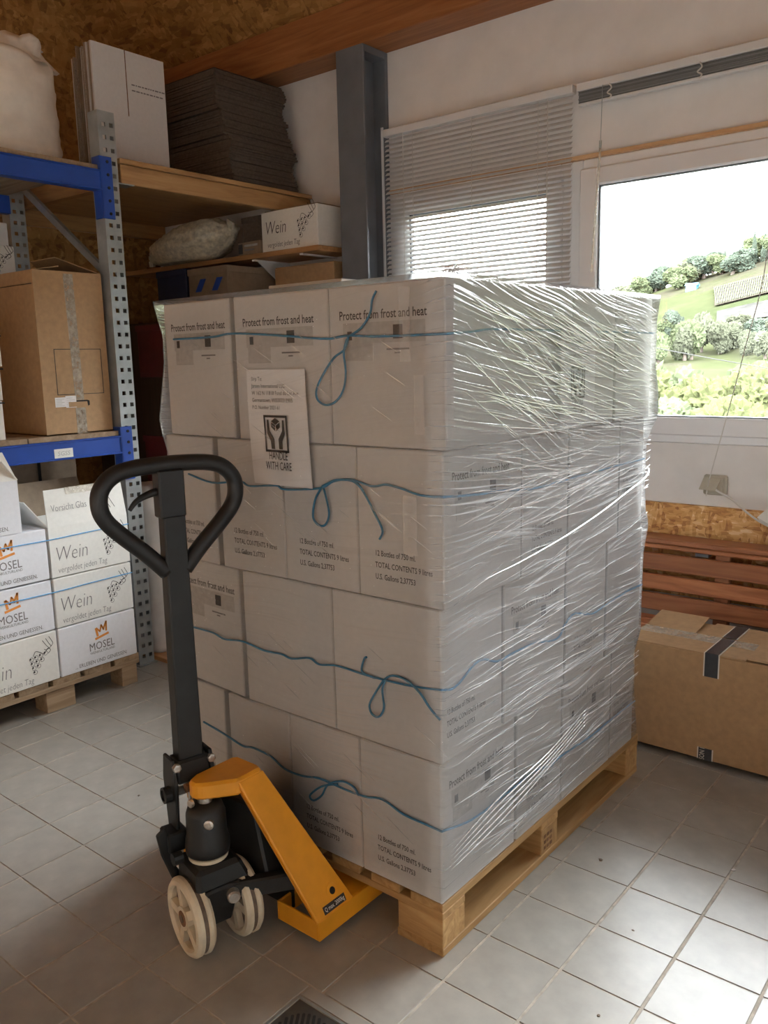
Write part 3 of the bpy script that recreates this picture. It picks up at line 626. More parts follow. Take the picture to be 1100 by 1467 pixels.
for b in range(NZ+1):
    z = 0.160+(1.646-0.160)*b/NZ; xl, xr, yb, yf = lerp(FL, z), lerp(FR, z), lerp(FB, z), -0.0175
    rnd = 0.012; ring = []
    def side(p, q, n, nrm):
        for k in range(n):
            t = k/n; a = Vector(p).lerp(Vector(q), t); ww = wob(a.x-a.y, z)*min(1, 6*min(t, 1-t)); ring.append((a.x+nrm[0]*ww, a.y+nrm[1]*ww, z))
    pb = lerp(FP, z); side((xl, yf+rnd+pb, 0), (xl, yf+rnd+pb, 0), 1, (0, 0)); side((xl+rnd, yf+pb, 0), (-0.70, yf, 0), 15, (0, -1)); side((-0.70, yf, 0), (xr-rnd, yf, 0), NA-15, (0, -1)); side((xr, yf+rnd, 0), (xr, yb-rnd, 0), ND, (1, 0)); side((xr-rnd, yb, 0), (xl+rnd, yb, 0), 10, (0, 1)); side((xl, yb-rnd, 0), (xl, yf+rnd+pb, 0), 12, (-1, 0))
    rows.append(ring)
n = len(rows[0]); top = []
for p in rows[-1]:
    cx, cy_ = -0.5, 0.6; d = Vector((cx-p[0], cy_-p[1])); d.normalize(); top.append((p[0]+d.x*0.14, p[1]+d.y*0.14, 1.6475))
rows.append(top)
fm = MB().add([p for rg in rows for p in rg], [(b*n+a, b*n+(a+1) % n, (b+1)*n+(a+1) % n, (b+1)*n+a) for b in range(len(rows)-1) for a in range(n)])
obj('film', fm, 'stretch_film', wrap, smooth=True)
# creases and ropes of bunched film on the right side, some on the front
cr = MB(); rg = random.Random(3)
for q in range(620):
    if q < 400: z = rg.uniform(1.02, 1.61)
    elif q < 520: z = rg.uniform(0.55, 1.05)
    else: z = rg.uniform(0.17, 0.58)
    y0 = rg.uniform(0.02, 1.0); ln = rg.uniform(0.08, 0.45); y1 = min(1.15, y0+ln)
    k = -max(0, (z-1.05))*0.50 + rg.uniform(-0.06, 0.06) + (0.12 if 0.8 < z < 1.15 else 0)
    if q % 3 == 0 and z > 1.25 and y0 < 0.35: k -= 0.35
    pts = []
    for i in range(7):
        y = y0+(y1-y0)*i/6; zz = z+k*(y-y0)+0.0012*math.sin(i*1.3+q)+0.02*math.sin(q)*(i/6)**2
        if not 0.17 < zz < 1.635: break
        pts.append((lerp(FR, zz)+0.0025+max(0, wob(lerp(FR, zz)-y, zz)), y, zz))
    if len(pts) < 4: continue
    r = rg.choice((0.0005, 0.0006, 0.0008, 0.001, 0.0014)); m_ = len(pts)
    cr.tube(pts, [r*math.sin(PI*(i+0.35)/(m_-0.3)) for i in range(m_)], 4, cap=False)
for q in range(60):
    z = rg.choice((rg.uniform(1.30, 1.58), rg.uniform(0.60, 0.80), rg.uniform(1.0, 1.2), rg.uniform(0.30, 0.5))); x0 = rg.uniform(-0.85, -0.05); ln = rg.uniform(0.03, 0.10)
    pts = [(x0+ln*i/4, -0.0185, z-0.55*ln*i/4) for i in range(5)]
    cr.tube(pts, [0.0007*math.sin(PI*(i+0.3)/4.6) for i in range(5)], 4, cap=False)
c_ = obj('film_crease', cr, 'film_crease', wrap); c_['kind'] = 'stuff'
obj('film_rope', MB().tube(spline([(0.020, 0.03, 0.903), (0.030, 0.149, 0.940), (0.035, 0.314, 0.954), (0.037, 0.54, 0.977), (0.038, 0.757, 1.008), (0.037, 0.953, 1.044), (0.036, 1.105, 1.074), (0.020, 1.17, 1.09)], 6), [0.0007+0.0024*min(1, i/30) for i in range(43)], 8), 'film_crease', wrap, smooth=True)
for q in range(5):
    z = 0.335+q*0.012; obj('film_rope', MB().tube(spline([(0.013, 0.02, z-0.10), (0.016, 0.25, z-0.075+0.006*q), (0.018, 0.5, z-0.03), (0.018, 0.75, z+0.02)], 6), [0.0006+0.0016*math.sin(PI*i/18) for i in range(19)], 6), 'film_crease', wrap, smooth=True)
tf = MB()
for q in range(26):
    a = rg.uniform(0, PI); c0 = Vector((0.045+rg.uniform(-0.03, 0.01), rg.uniform(0.0, 0.06), 1.645))
    tf.tube(spline([c0, c0+Vector((rg.uniform(-.02, .02), rg.uniform(-.02, .02), rg.uniform(.008, .022))), c0+Vector((rg.uniform(-.04, .03), rg.uniform(-.04, .05), rg.uniform(.0, .012)))], 3), 0.0007, 4)
obj('film_tuft', tf, 'film_crease', wrap)
# crumpled tape-like film overlap down the front right edge
for (za, zb, xa, xb) in ((1.30, 1.43, -0.048, -0.020), (1.46, 1.62, -0.085, -0.055), (1.02, 1.16, -0.085, -0.045)):
    nn = 14; vs2 = []
    for i in range(nn+1):
        z = za+(zb-za)*i/nn
        for j in range(4): vs2.append((xa+(xb-xa)*j/3+0.004*noise.noise(Vector((z*40, j, 1))), -0.0195-0.003*abs(noise.noise(Vector((z*60, j*1.7, 3)))), z))
    obj('film_overlap', MB().add(vs2, [(i*4+j, i*4+j+1, (i+1)*4+j+1, (i+1)*4+j) for i in range(nn) for j in range(3)]), 'film_gloss', wrap)
fl = thing('flat_carton', 'flat white cardboard sheet lying on top of wrapped stack', 'carton', (-0.6, 0.25, 1.65))
bx('body', -0.79, -0.50, 0.26, 0.50, 1.649, 1.688, 'white_board', fl, 0.002)
lettering('III', (-0.66, 0.2594, 1.660), EX, (0, 0, 1), 0.03, 0.018, 'faded_ink', fl)

# ================================================================== pallet jack
A_ = Vector((0.242, 0.970, 0)).normalized(); N_ = Vector((0.970, -0.242, 0)).normalized(); UP = Vector((0, 0, 1))
PC = Vector((-0.5175, -0.2973, 0)); JC = -0.533
jk = thing('pallet_jack', 'orange-yellow hand pallet truck with black handle before the stack', 'pallet truck', (PC.x, PC.y, 0))
def J(a, n, z): return PC + A_*a + N_*n + UP*z
JX = Matrix(((A_.x, N_.x, 0, PC.x), (A_.y, N_.y, 0, PC.y), (0, 0, 1, 0), (0, 0, 0, 1)))
for x0, nm in ((-0.415, 'right'), (-0.805, 'left')):
    x1 = x0+0.152; f = MB()
    f.box(x0, x0+0.007, -0.166, 0.98, 0.022, 0.076).box(x1-0.007, x1, -0.166, 0.98, 0.022, 0.076).box(x0+0.007, x1-0.007, -0.166, -0.159, 0.022, 0.076).box(x0+0.007, x1-0.007, -0.045, 0.98, 0.069, 0.0759)
    fk = obj('fork', f, 'jack_yellow', jk, 0.0015)
    obj('load_roller', MB().lathe([(0.034, -0.03), (0.036, -0.02), (0.036, 0.02), (0.034, 0.03)], ((x0+x1)/2, 0.86, 0.036), (1, 0, 0), 14), 'nylon', fk)
# frame: cap over the pump and two legs
def mir(p): return (2*JC-p[0], p[1], p[2])
poly = [(x, y, 0.395) for x, y in ((-0.552, -0.316), (-0.538, -0.326), (-0.518, -0.326), (-0.503, -0.314), (-0.449, -0.243), (-0.449, -0.165), (-0.470, -0.156), (-0.548, -0.156), (-0.560, -0.170), (-0.562, -0.290))]
obj('frame_cap', MB().prism(poly, (0, 0, 0.045)), 'jack_yellow', jk, 0.007)
for s_ in (1, -1):
    q = [(-0.449, -0.243, 0.432), (-0.262, -0.166, 0.070), (-0.262, -0.030, 0.070), (-0.449, -0.160, 0.432)]
    m_ = MB()
    if s_ < 0: q = [(-0.560, -0.243, 0.432), (-0.804, -0.166, 0.070), (-0.804, -0.030, 0.070), (-0.560, -0.160, 0.432)]
    a, b, c, d = [Vector(p) for p in q]; nr = Vector((-0.010*s_, 0, -0.004))
    m_.hexa([a+nr, b+nr, c+nr, d+nr, a, b, c, d])
    lg = obj('frame_leg', m_, 'jack_yellow', jk, 0.003)
    # inner return flange along the front edge
    f1 = Vector((-0.035*s_, 0.012, 0)); obj('leg_flange', MB().hexa([a+nr, b+nr, b+nr+Vector((0, 0.012, 0)), a+nr+Vector((0, 0.012, 0)), a+nr+f1, b+nr+f1*0.3, b+nr+f1*0.3+Vector((0, 0.01, 0)), a+nr+f1+Vector((0, 0.01, 0))]), 'jack_yellow', lg)
    if s_ > 0:
        e1 = (b-a); e2 = (c-b); nn = e1.cross(e2).normalized()
        if nn.x < 0: nn = -nn
        hc = a.lerp(b, 0.87).lerp(d.lerp(c, 0.87), 0.66)
        obj('leg_boss', MB().lathe([(0.021, -0.004), (0.019, 0.001), (0.013, 0.0015)], hc, nn, 18), 'jack_yellow', lg, smooth=False)
        obj('leg_hole', MB().lathe([(0.0095, 0.0), (0.0095, 0.0019)], hc, nn, 16), 'black_and_shade', lg)  # near-black disc painting the dark of the hole
        ry = (c-b).normalized(); uy = nn.cross(ry); 
        if uy.z < 0: uy = -uy
        pc_ = a.lerp(b, 0.972).lerp(d.lerp(c, 0.972), 0.22)
        pl_ = obj('capacity_plate', MB().prism([pc_, pc_+ry*0.080, pc_+ry*0.080+uy*0.020, pc_+uy*0.020], nn*0.0012), 'ink', lg)
        lettering('Q max. 2000kg', pc_+ry*0.004+uy*0.0055+nn*0.0018, ry, uy, 0.072, 0.0155, 'paper', jk)
obj('dark_infill', MB().hexa([(-0.66, -0.20, 0.13), (-0.40, -0.20, 0.13), (-0.40, -0.13, 0.13), (-0.66, -0.13, 0.13), (-0.60, -0.20, 0.345), (-0.45, -0.20, 0.345), (-0.45, -0.13, 0.345), (-0.60, -0.13, 0.345)]), 'jack_black', jk, 0.006)  # added black block painting the dark inside of the frame
obj('tie_plate', MB().box(-0.66, -0.406, -0.120, -0.110, 0.03, 0.20), 'jack_black', jk)
obj('cross_shaft', MB().tube([(-0.755, -0.10, 0.105), (-0.315, -0.10, 0.105)], 0.018, 12), 'jack_black', jk)
for s_ in (1, -1):
    P0 = Vector((-0.452, -0.287, 0.158)); P1 = Vector((-0.345, -0.120, 0.150))
    if s_ < 0: P0.x, P1.x = 2*JC-P0.x, 2*JC-P1.x
    d_ = (P1-P0).normalized(); e_ = Vector((d_.y, -d_.x, 0))*0.016; u_ = UP*0.024
    obj('lift_link', MB().hexa([P0-e_-u_, P0+e_-u_, P1+e_-u_, P1-e_-u_, P0-e_+u_, P0+e_+u_, P1+e_+u_, P1-e_+u_]), 'jack_black', jk, 0.005)
    obj('link_pin', MB().lathe([(0.0165, -0.034), (0.0165, 0.030), (0.013, 0.034)], P0+Vector((0.006*s_, 0, 0)), Vector((s_*0.85, -0.5, 0)), 16), 'bolt_steel', jk)
    obj('link_boss', MB().lathe([(0.027, -0.030), (0.027, 0.012)], P0+Vector((0.004*s_, 0, 0)), Vector((s_*0.85, -0.5, 0)), 18), 'jack_black', jk)
obj('yoke', MB().hexa([(-0.635, -0.315, 0.130), (-0.455, -0.315, 0.130), (-0.455, -0.250, 0.130), (-0.635, -0.250, 0.130), (-0.60, -0.325, 0.205), (-0.470, -0.325, 0.205), (-0.465, -0.240, 0.205), (-0.605, -0.240, 0.205)]), 'jack_black', jk, 0.010)
# pump
obj('pump_body', MB().lathe([(0.046, 0.246), (0.055, 0.252), (0.057, 0.268), (0.055, 0.285), (0.051, 0.302), (0.050, 0.355), (0.042, 0.378), (0.025, 0.384)], PC, UP, 32), 'jack_black', jk, smooth=True)
obj('pump_ring', MB().lathe([(0.040, 0.234), (0.050, 0.236), (0.051, 0.245), (0.040, 0.247)], PC, UP, 32), 'nylon', jk)
obj('pump_piston', MB().lathe([(0.018, 0.38), (0.018, 0.396)], PC, UP, 14), 'bolt_steel', jk)
vd = Vector((0.60, -0.80, 0)); vq = Vector((0.80, 0.60, 0))
obj('pump_screw', MB().lathe([(0.0125, -0.004), (0.0125, 0.004), (0.008, 0.006)], PC+vd*0.046+vq*0.019+UP*0.345, vd, 12), 'bolt_steel', jk)
obj('cap_screw', MB().lathe([(0.010, -0.004), (0.010, 0.004), (0.006, 0.005)], PC+vd*0.012+Vector((-0.012, -0.030, 0.392)), Vector((0, -1, 0)), 10), 'bolt_steel', jk)
obj('base_casting', MB(JX).hexa([(-0.065, -0.055, 0.175), (0.085, -0.055, 0.175), (0.085, 0.07, 0.175), (-0.065, 0.07, 0.175), (-0.058, -0.062, 0.234), (0.060, -0.062, 0.234), (0.060, 0.060, 0.234), (-0.058, 0.060, 0.234)]), 'jack_black', jk, 0.010)
obj('axle_bracket', MB(JX).hexa([(-0.028, 0.0, 0.075), (0.028, 0.0, 0.075), (0.028, 0.06, 0.075), (-0.028, 0.06, 0.075), (-0.05, -0.03, 0.185), (0.05, -0.03, 0.185), (0.05, 0.08, 0.185), (-0.05, 0.08, 0.185)]), 'jack_black', jk, 0.006)
obj('axle', MB().tube([J(-0.080, 0.014, 0.1), J(0.090, 0.014, 0.1)], 0.012, 12), 'rust', jk)
for s_ in (-1, 1):
    wc = J(0.004+s_*0.066, 0.014, 0.1005); ax = A_*s_; R_ = 0.100
    wl = obj('steer_wheel', MB().lathe([(0.078, 0.018), (0.083, 0.0255), (0.093, 0.024), (R_, 0.016), (R_, 0.007), (0.095, 0.0045), (0.095, -0.0045), (R_, -0.007), (R_, -0.016), (0.093, -0.024), (0.083, -0.0255), (0.078, -0.018)], wc, ax, 40, close=True), 'nylon', jk, smooth=False)
    obj('wheel_disc', MB().lathe([(0.082, -0.004), (0.082, 0.004)], wc, ax, 32), 'nylon', wl)
    obj('tread_groove', MB().lathe([(0.0962, -0.0055), (0.0962, 0.0055)], wc, ax, 40), 'wheel_grime', wl)
    hb = MB().lathe([(0.030, -0.024), (0.030, 0.024)], wc, ax, 20)
    obj('hub', hb, 'nylon', wl)
    obj('bearing', MB().lathe([(0.020, -0.0255), (0.020, 0.0255)], wc, ax, 16), 'rust', wl); obj('axle_end', MB().lathe([(0.010, -0.028), (0.010, 0.028)], wc, ax, 12), 'wheel_grime', wl)
    u = UP; v = ax.cross(u)
    for k in range(5):
        t = 2*PI*k/5+0.3; d = u*math.cos(t)+v*math.sin(t); e = ax.cross(d)
        m_ = MB(); p0 = wc+d*0.027; p1 = wc+d*0.082; hw = 0.011
        m_.hexa([p0-e*hw-ax*0.021, p1-e*hw-ax*0.021, p1+e*hw-ax*0.021, p0+e*hw-ax*0.021, p0-e*hw+ax*0.021, p1-e*hw+ax*0.021, p1+e*hw+ax*0.021, p0+e*hw+ax*0.021])
        obj('spoke', m_, 'nylon', wl)
# clevis, spring, lever gear on the handle side
HN = -0.088
for s_ in (-1, 1):
    obj('clevis_plate', MB(JX).prism([(s_*0.046, HN-0.030, 0.485), (s_*0.046, HN+0.024, 0.485), (s_*0.046, HN+0.040, 0.42), (s_*0.046, HN+0.028, 0.25), (s_*0.046, HN-0.02, 0.235), (s_*0.046, HN-0.040, 0.42)], (s_*0.010, 0, 0)), 'jack_black', jk, 0.003)
    obj('clevis_bolt', MB().lathe([(0.011, -0.006), (0.011, 0.006), (0.007, 0.007)], J(s_*0.047, HN+0.036, 0.466), N_, 6), 'bolt_steel', jk)
    obj('pivot_boss', MB().lathe([(0.021, -0.010), (0.021, 0.010), (0.015, 0.011), (0.015, 0.006)], J(s_*0.064, HN, 0.385), A_*s_, 18), 'jack_black', jk)
obj('clevis_block', MB(JX).box(-0.045, 0.045, HN-0.028, HN+0.034, 0.415, 0.478), 'jack_black', jk, 0.006)
obj('pivot_pin', MB().tube([J(-0.06, HN, 0.385), J(0.06, HN, 0.385)], 0.012, 12), 'bolt_steel', jk)
sp_ = [J(0.010+0.013*math.cos(k*0.8), HN+0.045+0.013*math.sin(k*0.8), 0.345+0.0013*k) for k in range(64)]
obj('release_spring', MB().tube(sp_, 0.0024, 5), 'jack_black', jk)
obj('pump_roller', MB().tube([J(-0.03, HN+0.04, 0.408), J(0.03, HN+0.04, 0.408)], 0.012, 12), 'rust', jk)
obj('lever_bracket', MB(JX).box(-0.085, -0.030, HN-0.015, HN+0.045, 0.245, 0.298), 'jack_black', jk, 0.004)
obj('release_rod', MB().tube([J(-0.012, HN+0.024, 0.30), J(-0.012, HN+0.02, 0.46)], 0.004, 6).tube([J(-0.030, HN+0.05, 0.27), J(-0.020, HN+0.06, 0.34)], 0.005, 6), 'bolt_steel', jk)
obj('side_lug', MB().lathe([(0.016, -0.012), (0.016, 0.012)], J(-0.075, -0.02, 0.245), A_, 12), 'jack_black', jk)
obj('foot_pedal', MB(JX).prism([(-0.11, HN+0.02, 0.30), (-0.085, HN+0.02, 0.315), (-0.070, HN+0.02, 0.21), (-0.045, HN+0.02, 0.165), (-0.075, HN+0.02, 0.165), (-0.10, HN+0.02, 0.24)], (0, 0.012, 0)), 'jack_black', jk, 0.003)
obj('mast', MB(JX).hexa([(-0.033, HN-0.022, 0.45), (0.033, HN-0.022, 0.45), (0.033, HN+0.024, 0.45), (-0.033, HN+0.024, 0.45), (-0.027, HN-0.018, 1.222), (0.027, HN-0.018, 1.222), (0.027, HN+0.020, 1.222), (-0.027, HN+0.020, 1.222)]), 'jack_black', jk, 0.004)
lp = [(-0.022, 0.965), (-0.065, 1.015), (-0.115, 1.065), (-0.150, 1.105), (-0.164, 1.140), (-0.160, 1.180), (-0.132, 1.212), (-0.085, 1.226), (0, 1.230), (0.085, 1.226), (0.132, 1.212), (0.160, 1.180), (0.164, 1.140), (0.150, 1.105), (0.115, 1.065), (0.065, 1.015), (0.022, 0.965)]
lp = [(a*1.06, z) for a, z in lp]
gp = obj('grip_loop', MB().tube(spline([J(a, HN+0.002, z) for a, z in lp], 5), 0.0205, 12), 'black_plastic', jk, smooth=True)
lv = MB().tube(spline([J(-0.020, HN, 1.168), J(-0.060, HN+0.004, 1.160), (J(-0.090, HN+0.010, 1.148)), J(-0.108, HN+0.014, 1.130)], 5), [0.011-0.0004*i for i in range(16)], 8)
obj('release_lever', lv, 'black_plastic', jk, smooth=True)
obj('mast_head', MB(JX).box(-0.036, 0.030, HN-0.02, HN+0.024, 1.10, 1.218), 'black_plastic', jk, 0.004)

# ================================================================== racking on the left
rk = thing('pallet_rack', 'grey and blue steel storage rack along the left wall', 'rack', (-2.8, -0.5, 0))
def perforated_post(x, y0, y1, z1, dep, face, nm='post'):
    """C-shaped upright; its aisle face carries two rows of square holes, cut through"""
    wdt = y1-y0; pit = 0.054; hs = 0.0185; cols = [y0, y0+wdt*0.33-hs/2, y0+wdt*0.33+hs/2, y0+wdt*0.78-hs/2, y0+wdt*0.78+hs/2, y1]
    zs = [0.0]; k = 0
    while True:
        zc = 0.045+k*pit
        if zc+hs > z1-0.01: break
        zs += [zc-hs/2, zc+hs/2]; k += 1
    zs.append(z1); m = MB(); t = 0.003
    for a in range(5):
        for b in range(len(zs)-1):
            if a in (1, 3) and b % 2 == 1: continue
            m.box(x-t, x, cols[a], cols[a+1], zs[b], zs[b+1])
    m.box(x-dep, x-t, y0, y0+t, 0, z1).box(x-dep, x-t, y1-t, y1, 0, z1)
    return obj(nm, m, 'zinc', rk)
perforated_post(-2.38, 0.782, 0.868, 2.585, 0.075, 1)
perforated_post(-3.22, 0.782, 0.868, 2.585, 0.075, 1)
perforated_post(-2.38, -1.99, -1.904, 2.585, 0.075, 1)
obj('foot_plate', MB().box(-2.47, -2.365, 0.772, 0.876, 0, 0.005), 'zinc', rk)
for z0, z1 in ((0.3, 1.0), (1.15, 1.85), (1.88, 2.42)): obj('brace', MB().hexa([(-3.22, 0.815, z1-0.02), (-2.45, 0.815, z0-0.02), (-2.45, 0.835, z0-0.02), (-3.22, 0.835, z1-0.02), (-3.22, 0.815, z1+0.02), (-2.45, 0.815, z0+0.02), (-2.45, 0.835, z0+0.02), (-3.22, 0.835, z1+0.02)]), 'zinc', rk)
for zb, zt, k0, k1 in ((1.062, 1.146, 0.936, 1.186), (2.242, 2.330, 2.123, 2.390)):
    m = MB().box(-2.415, -2.375, -1.93, 0.772, zb+0.006, zt-0.006).box(-2.42, -2.368, -1.93, 0.772, zb, zb+0.008).box(-2.42, -2.368, -1.93, 0.772, zt-0.008, zt)
    bm_ = obj('beam', m, 'rack_blue', rk, 0.002)
    obj('end_bracket', MB().box(-2.379, -2.370, 0.770, 0.832, k0, k1).box(-2.43, -2.370, 0.768, 0.776, k0, k1), 'rack_blue', bm_, 0.0015)
    for q in range(5):
        z = k0+0.022+q*(k1-k0-0.044)/4; obj('hook_stud', MB().lathe([(0.007, -0.002), (0.007, 0.002)], (-2.369, 0.808, z), (1, 0, 0), 8), 'black_and_shade', bm_)
    obj('rear_beam', MB().box(-3.24, -3.20, -1.93, 0.78, zb, zt), 'rack_blue', rk)
    for q in range(6): bx('deck_board', -3.26, -2.385, -1.93+q*0.4505, -1.484+q*0.4505, zt, zt+0.022, 'old_wood_x', rk, 0.001)
lb = tag(bx('shelf_label', -2.3745, -2.3735, 0.430, 0.520, 1.072, 1.112, 'cream_board'), 'small pale handwritten label stuck on lower blue rack beam', 'label')
lettering('SGSS', (-2.3731, 0.446, 1.082), EY, (0, 0, 1), 0.060, 0.028, 'faded_ink', lb, shear=0.15)

# --- wine cartons printed in two designs
def grapes(p, x, y0, z0, s):
    m = MB()
    for row, cnt in enumerate((4, 3, 2, 1)):
        for k in range(cnt):
            cy_, cz_ = y0+(k*0.0215+row*0.004)*s, z0+(-row*0.0195+k*0.004)*s; rr = 0.0095*s; seg = 14
            ring = [(x, cy_+rr*math.cos(2*PI*a/seg), cz_+rr*math.sin(2*PI*a/seg)) for a in range(seg)]; inn = [(x, cy_+0.84*rr*math.cos(2*PI*a/seg), cz_+0.84*rr*math.sin(2*PI*a/seg)) for a in range(seg)]
            m.add(ring+inn, [(a, (a+1) % seg, seg+(a+1) % seg, seg+a) for a in range(seg)])
            m.add([(x, cy_-0.45*rr+0.42*rr*math.cos(2*PI*a/8), cz_+0.25*rr+0.42*rr*math.sin(2*PI*a/8)) for a in range(8)], [tuple(range(8))])
    def stroke(pts, w_=0.0012):
        pts = spline([(x, y0+a*s, z0+b*s) for a, b in pts], 4)
        for a, b in zip(pts, pts[1:]):
            d = (b-a).normalized(); e = Vector((0, -d.z, d.y))*w_; m.add([a-e, b-e, b+e, a+e], [(0, 1, 2, 3)])
    stroke([(0.055, 0.070), (0.070, 0.045), (0.082, 0.030)]); stroke([(0.070, 0.075), (0.083, 0.050), (0.092, 0.036)]); stroke([(0.085, 0.080), (0.098, 0.055), (0.10, 0.045), (0.088, 0.033), (0.070, 0.025), (0.060, 0.030)])
    stroke([(0.010, 0.012), (0.020, 0.030), (0.040, 0.022), (0.058, 0.010), (0.075, 0.030), (0.088, 0.020), (0.075, 0.008)])
    return obj('grape_print', m, 'ink', p)
def crown(p, x, y0, z0, s):
    m = MB()
    def stroke(pts, w_):
        pts = [(x, y0+a*s, z0+b*s) for a, b in pts]
        pts = [Vector(q) for q in pts]
        for a, b in zip(pts, pts[1:]):
            d = (b-a).normalized(); e = Vector((0, -d.z, d.y))*w_*s; a2, b2 = a-d*w_*s*0.6, b+d*w_*s*0.6; m.add([a2-e, b2-e, b2+e, a2+e], [(0, 1, 2, 3)])
    stroke([(-0.024, 0.036), (-0.018, 0.004)], 0.005); stroke([(-0.022, 0.038), (-0.006, 0.020), (0.002, 0.046), (0.012, 0.024)], 0.0036); stroke([(0.010, 0.026), (0.026, 0.056), (0.024, 0.018)], 0.0042)
    stroke([(-0.028, -0.008), (0.032, 0.004)], 0.0048)
    return obj('crown_print', m, 'crown_orange', p)
def floor_carton(design, y0, z0, label, wdt=0.382, hg=0.2155, dep=0.32, xf_=-2.2, opened=False, showtext=True, loc_name='wine_carton', group='wine cartons on the floor pallet'):
    mat = {'wein': 'cream_board', 'mosel': 'cool_white_board'}[design]; y1 = y0+wdt; z1 = z0+hg
    t = thing(loc_name, label, 'carton', (xf_-dep/2, (y0+y1)/2, z0), group)
    if opened:
        w_ = 0.004; m = MB().box(xf_-dep, xf_, y0, y1, z0, z0+w_).box(xf_-w_, xf_, y0, y1, z0+w_, z1).box(xf_-dep, xf_-dep+w_, y0, y1, z0+w_, z1).box(xf_-dep+w_, xf_-w_, y0, y0+w_, z0+w_, z1).box(xf_-dep+w_, xf_-w_, y1-w_, y1, z0+w_, z1)
        obj('body', m, mat, t)
    else: obj('body', MB().box(xf_-dep, xf_, y0, y1, z0, z1), mat, t, 0.003)
    e = xf_+0.0006; L = lambda s, y, z, wd_, hg_, ink, **k: lettering(s, (e, y, z), EY, (0, 0, 1), wd_, hg_, ink, t, **k)
    if showtext and design == 'wein':
        L('Wein', y0+0.028, z0+0.066, 0.145, 0.092, 'grey_ink', shear=0.18, thin=-0.018); L('vergoldet jeden Tag', y0+0.030, z0+0.016, 0.235, 0.038, 'grey_ink', shear=0.12, thin=-0.014); grapes(t, e, y0+0.262, z0+0.118, 1.0)
    elif showtext:
        crown(t, e, y0+0.205, z0+0.134, 1.05); L('MOSEL', y0+0.142, z0+0.076, 0.125, 0.050, 'grey_ink'); L('WEINKULTURLAND', y0+0.142, z0+0.060, 0.125, 0.0155, 'grey_ink'); L('... ERLEBEN UND GENIESSEN.', y0+0.066, z0+0.016, 0.262, 0.0245, 'grey_ink')
    return t
ya, yb_ = 0.272, -0.118
floor_carton('mosel', ya, 0.1455, 'white carton with orange crown, bottom right on floor pallet')
floor_carton('wein', ya, 0.3665, 'white grape-print carton directly beneath the open carton')
oc = floor_carton('wein', ya, 0.5885, 'opened white grape-print carton with raised front flap', opened=True)
z1 = 0.804
obj('flap', MB().plate([(-2.2, ya, z1), (-2.2, ya+0.382, z1), (-2.215, ya+0.372, z1+0.158), (-2.215, ya+0.003, z1+0.158)], -0.004), 'cream_board', oc)
lettering('Vorsicht Glas', (-2.2038, ya+0.024, z1+0.065), EY, (-0.095, 0, 1), 0.165, 0.042, 'grey_ink', oc, thin=-0.014)
stm = MB()
for k in range(3): stm.add([(-2.2100, ya+0.236+k*0.022, z1+0.125), (-2.2100, ya+0.239+k*0.022, z1+0.125), (-2.2020, ya+0.283+k*0.022, z1+0.045), (-2.2020, ya+0.280+k*0.022, z1+0.045)], [(0, 1, 2, 3)])
obj('stem_print', stm, 'ink', oc)
obj('flap', MB().plate([(-2.204, ya, z1), (-2.52, ya, z1), (-2.50, ya-0.075, z1+0.115), (-2.24, ya-0.075, z1+0.115)], 0.004), 'cream_board', oc)
obj('flap', MB().plate([(-2.52, ya, z1), (-2.52, ya+0.382, z1), (-2.57, ya+0.37, z1+0.150), (-2.57, ya+0.01, z1+0.150)], 0.004), 'dull_brown_board', oc)
obj('flap_tape', MB().box(-2.2145, -2.2120, ya+0.10, ya+0.24, z1+0.130, z1+0.160), 'clear_tape', oc)
floor_carton('wein', yb_, 0.1455, 'white grape-print carton, bottom left on floor pallet')
floor_carton('mosel', yb_-0.002, 0.3665, 'white crown carton between a grape carton and another crown carton')
floor_carton('mosel', yb_-0.004, 0.5885, 'white crown carton under the half-cut open carton at left edge')
tc_ = floor_carton('mosel', -0.222, 0.8065, 'open white carton cut by the left edge, topmost on floor pallet', opened=True)
obj('flap', MB().plate([(-2.2, 0.16, 1.022), (-2.2, -0.222, 1.022), (-2.30, -0.222, 1.13), (-2.30, 0.16, 1.13)], 0.004), 'cream_board', tc_)
obj('flap', MB().plate([(-2.2, 0.16, 1.022), (-2.52, 0.16, 1.022), (-2.50, 0.115, 1.10), (-2.22, 0.115, 1.10)], 0.004), 'cream_board', tc_)
for z, lbl in ((0.752, 'light blue string across the upper row of floor pallet cartons'), (0.525, 'light blue string across the middle row of floor pallet cartons')):
    tag(obj('string', MB().tube(spline([(-2.197, -0.13, z), (-2.1965, 0.05, z+0.004), (-2.197, 0.272, z+0.002), (-2.1965, 0.45, z+0.006), (-2.197, 0.658, z+0.008)], 4), 0.0022, 6), 'twine_light'), lbl, 'string')

fp = thing('timber_pallet', 'weathered wooden pallet under the printed cartons by the rack', 'pallet', (-2.7, 0.1, 0))
for y0, y1 in ((0.575, 0.655), (0.20, 0.335), (-0.16, -0.025), (-0.52, -0.44)):
    for x1 in (-2.215, -2.66, -3.10): bx('block', x1-0.10, x1, y0, y1, 0.0, 0.095, 'old_wood', fp, 0.002)
for x1 in (-2.205, -2.65, -3.09): bx('stringer_board', x1-0.12, x1, -0.53, 0.665, 0.095, 0.117, 'old_wood', fp, 0.002)
for q in range(8):
    y0 = -0.53+q*0.152; bx('deck_board', -3.22, -2.205, y0, y0+(0.132 if q < 7 else 0.131), 0.117, 0.1445, 'old_wood_x', fp, 0.002)
bb = thing('cardboard_box', 'dark cardboard carton standing behind the opened wine carton', 'box', (-2.9, 0.45, 0.145))
bx('body', -3.10, -2.66, 0.235, 0.70, 0.1455, 1.03, 'dull_brown_board', bb, 0.003)
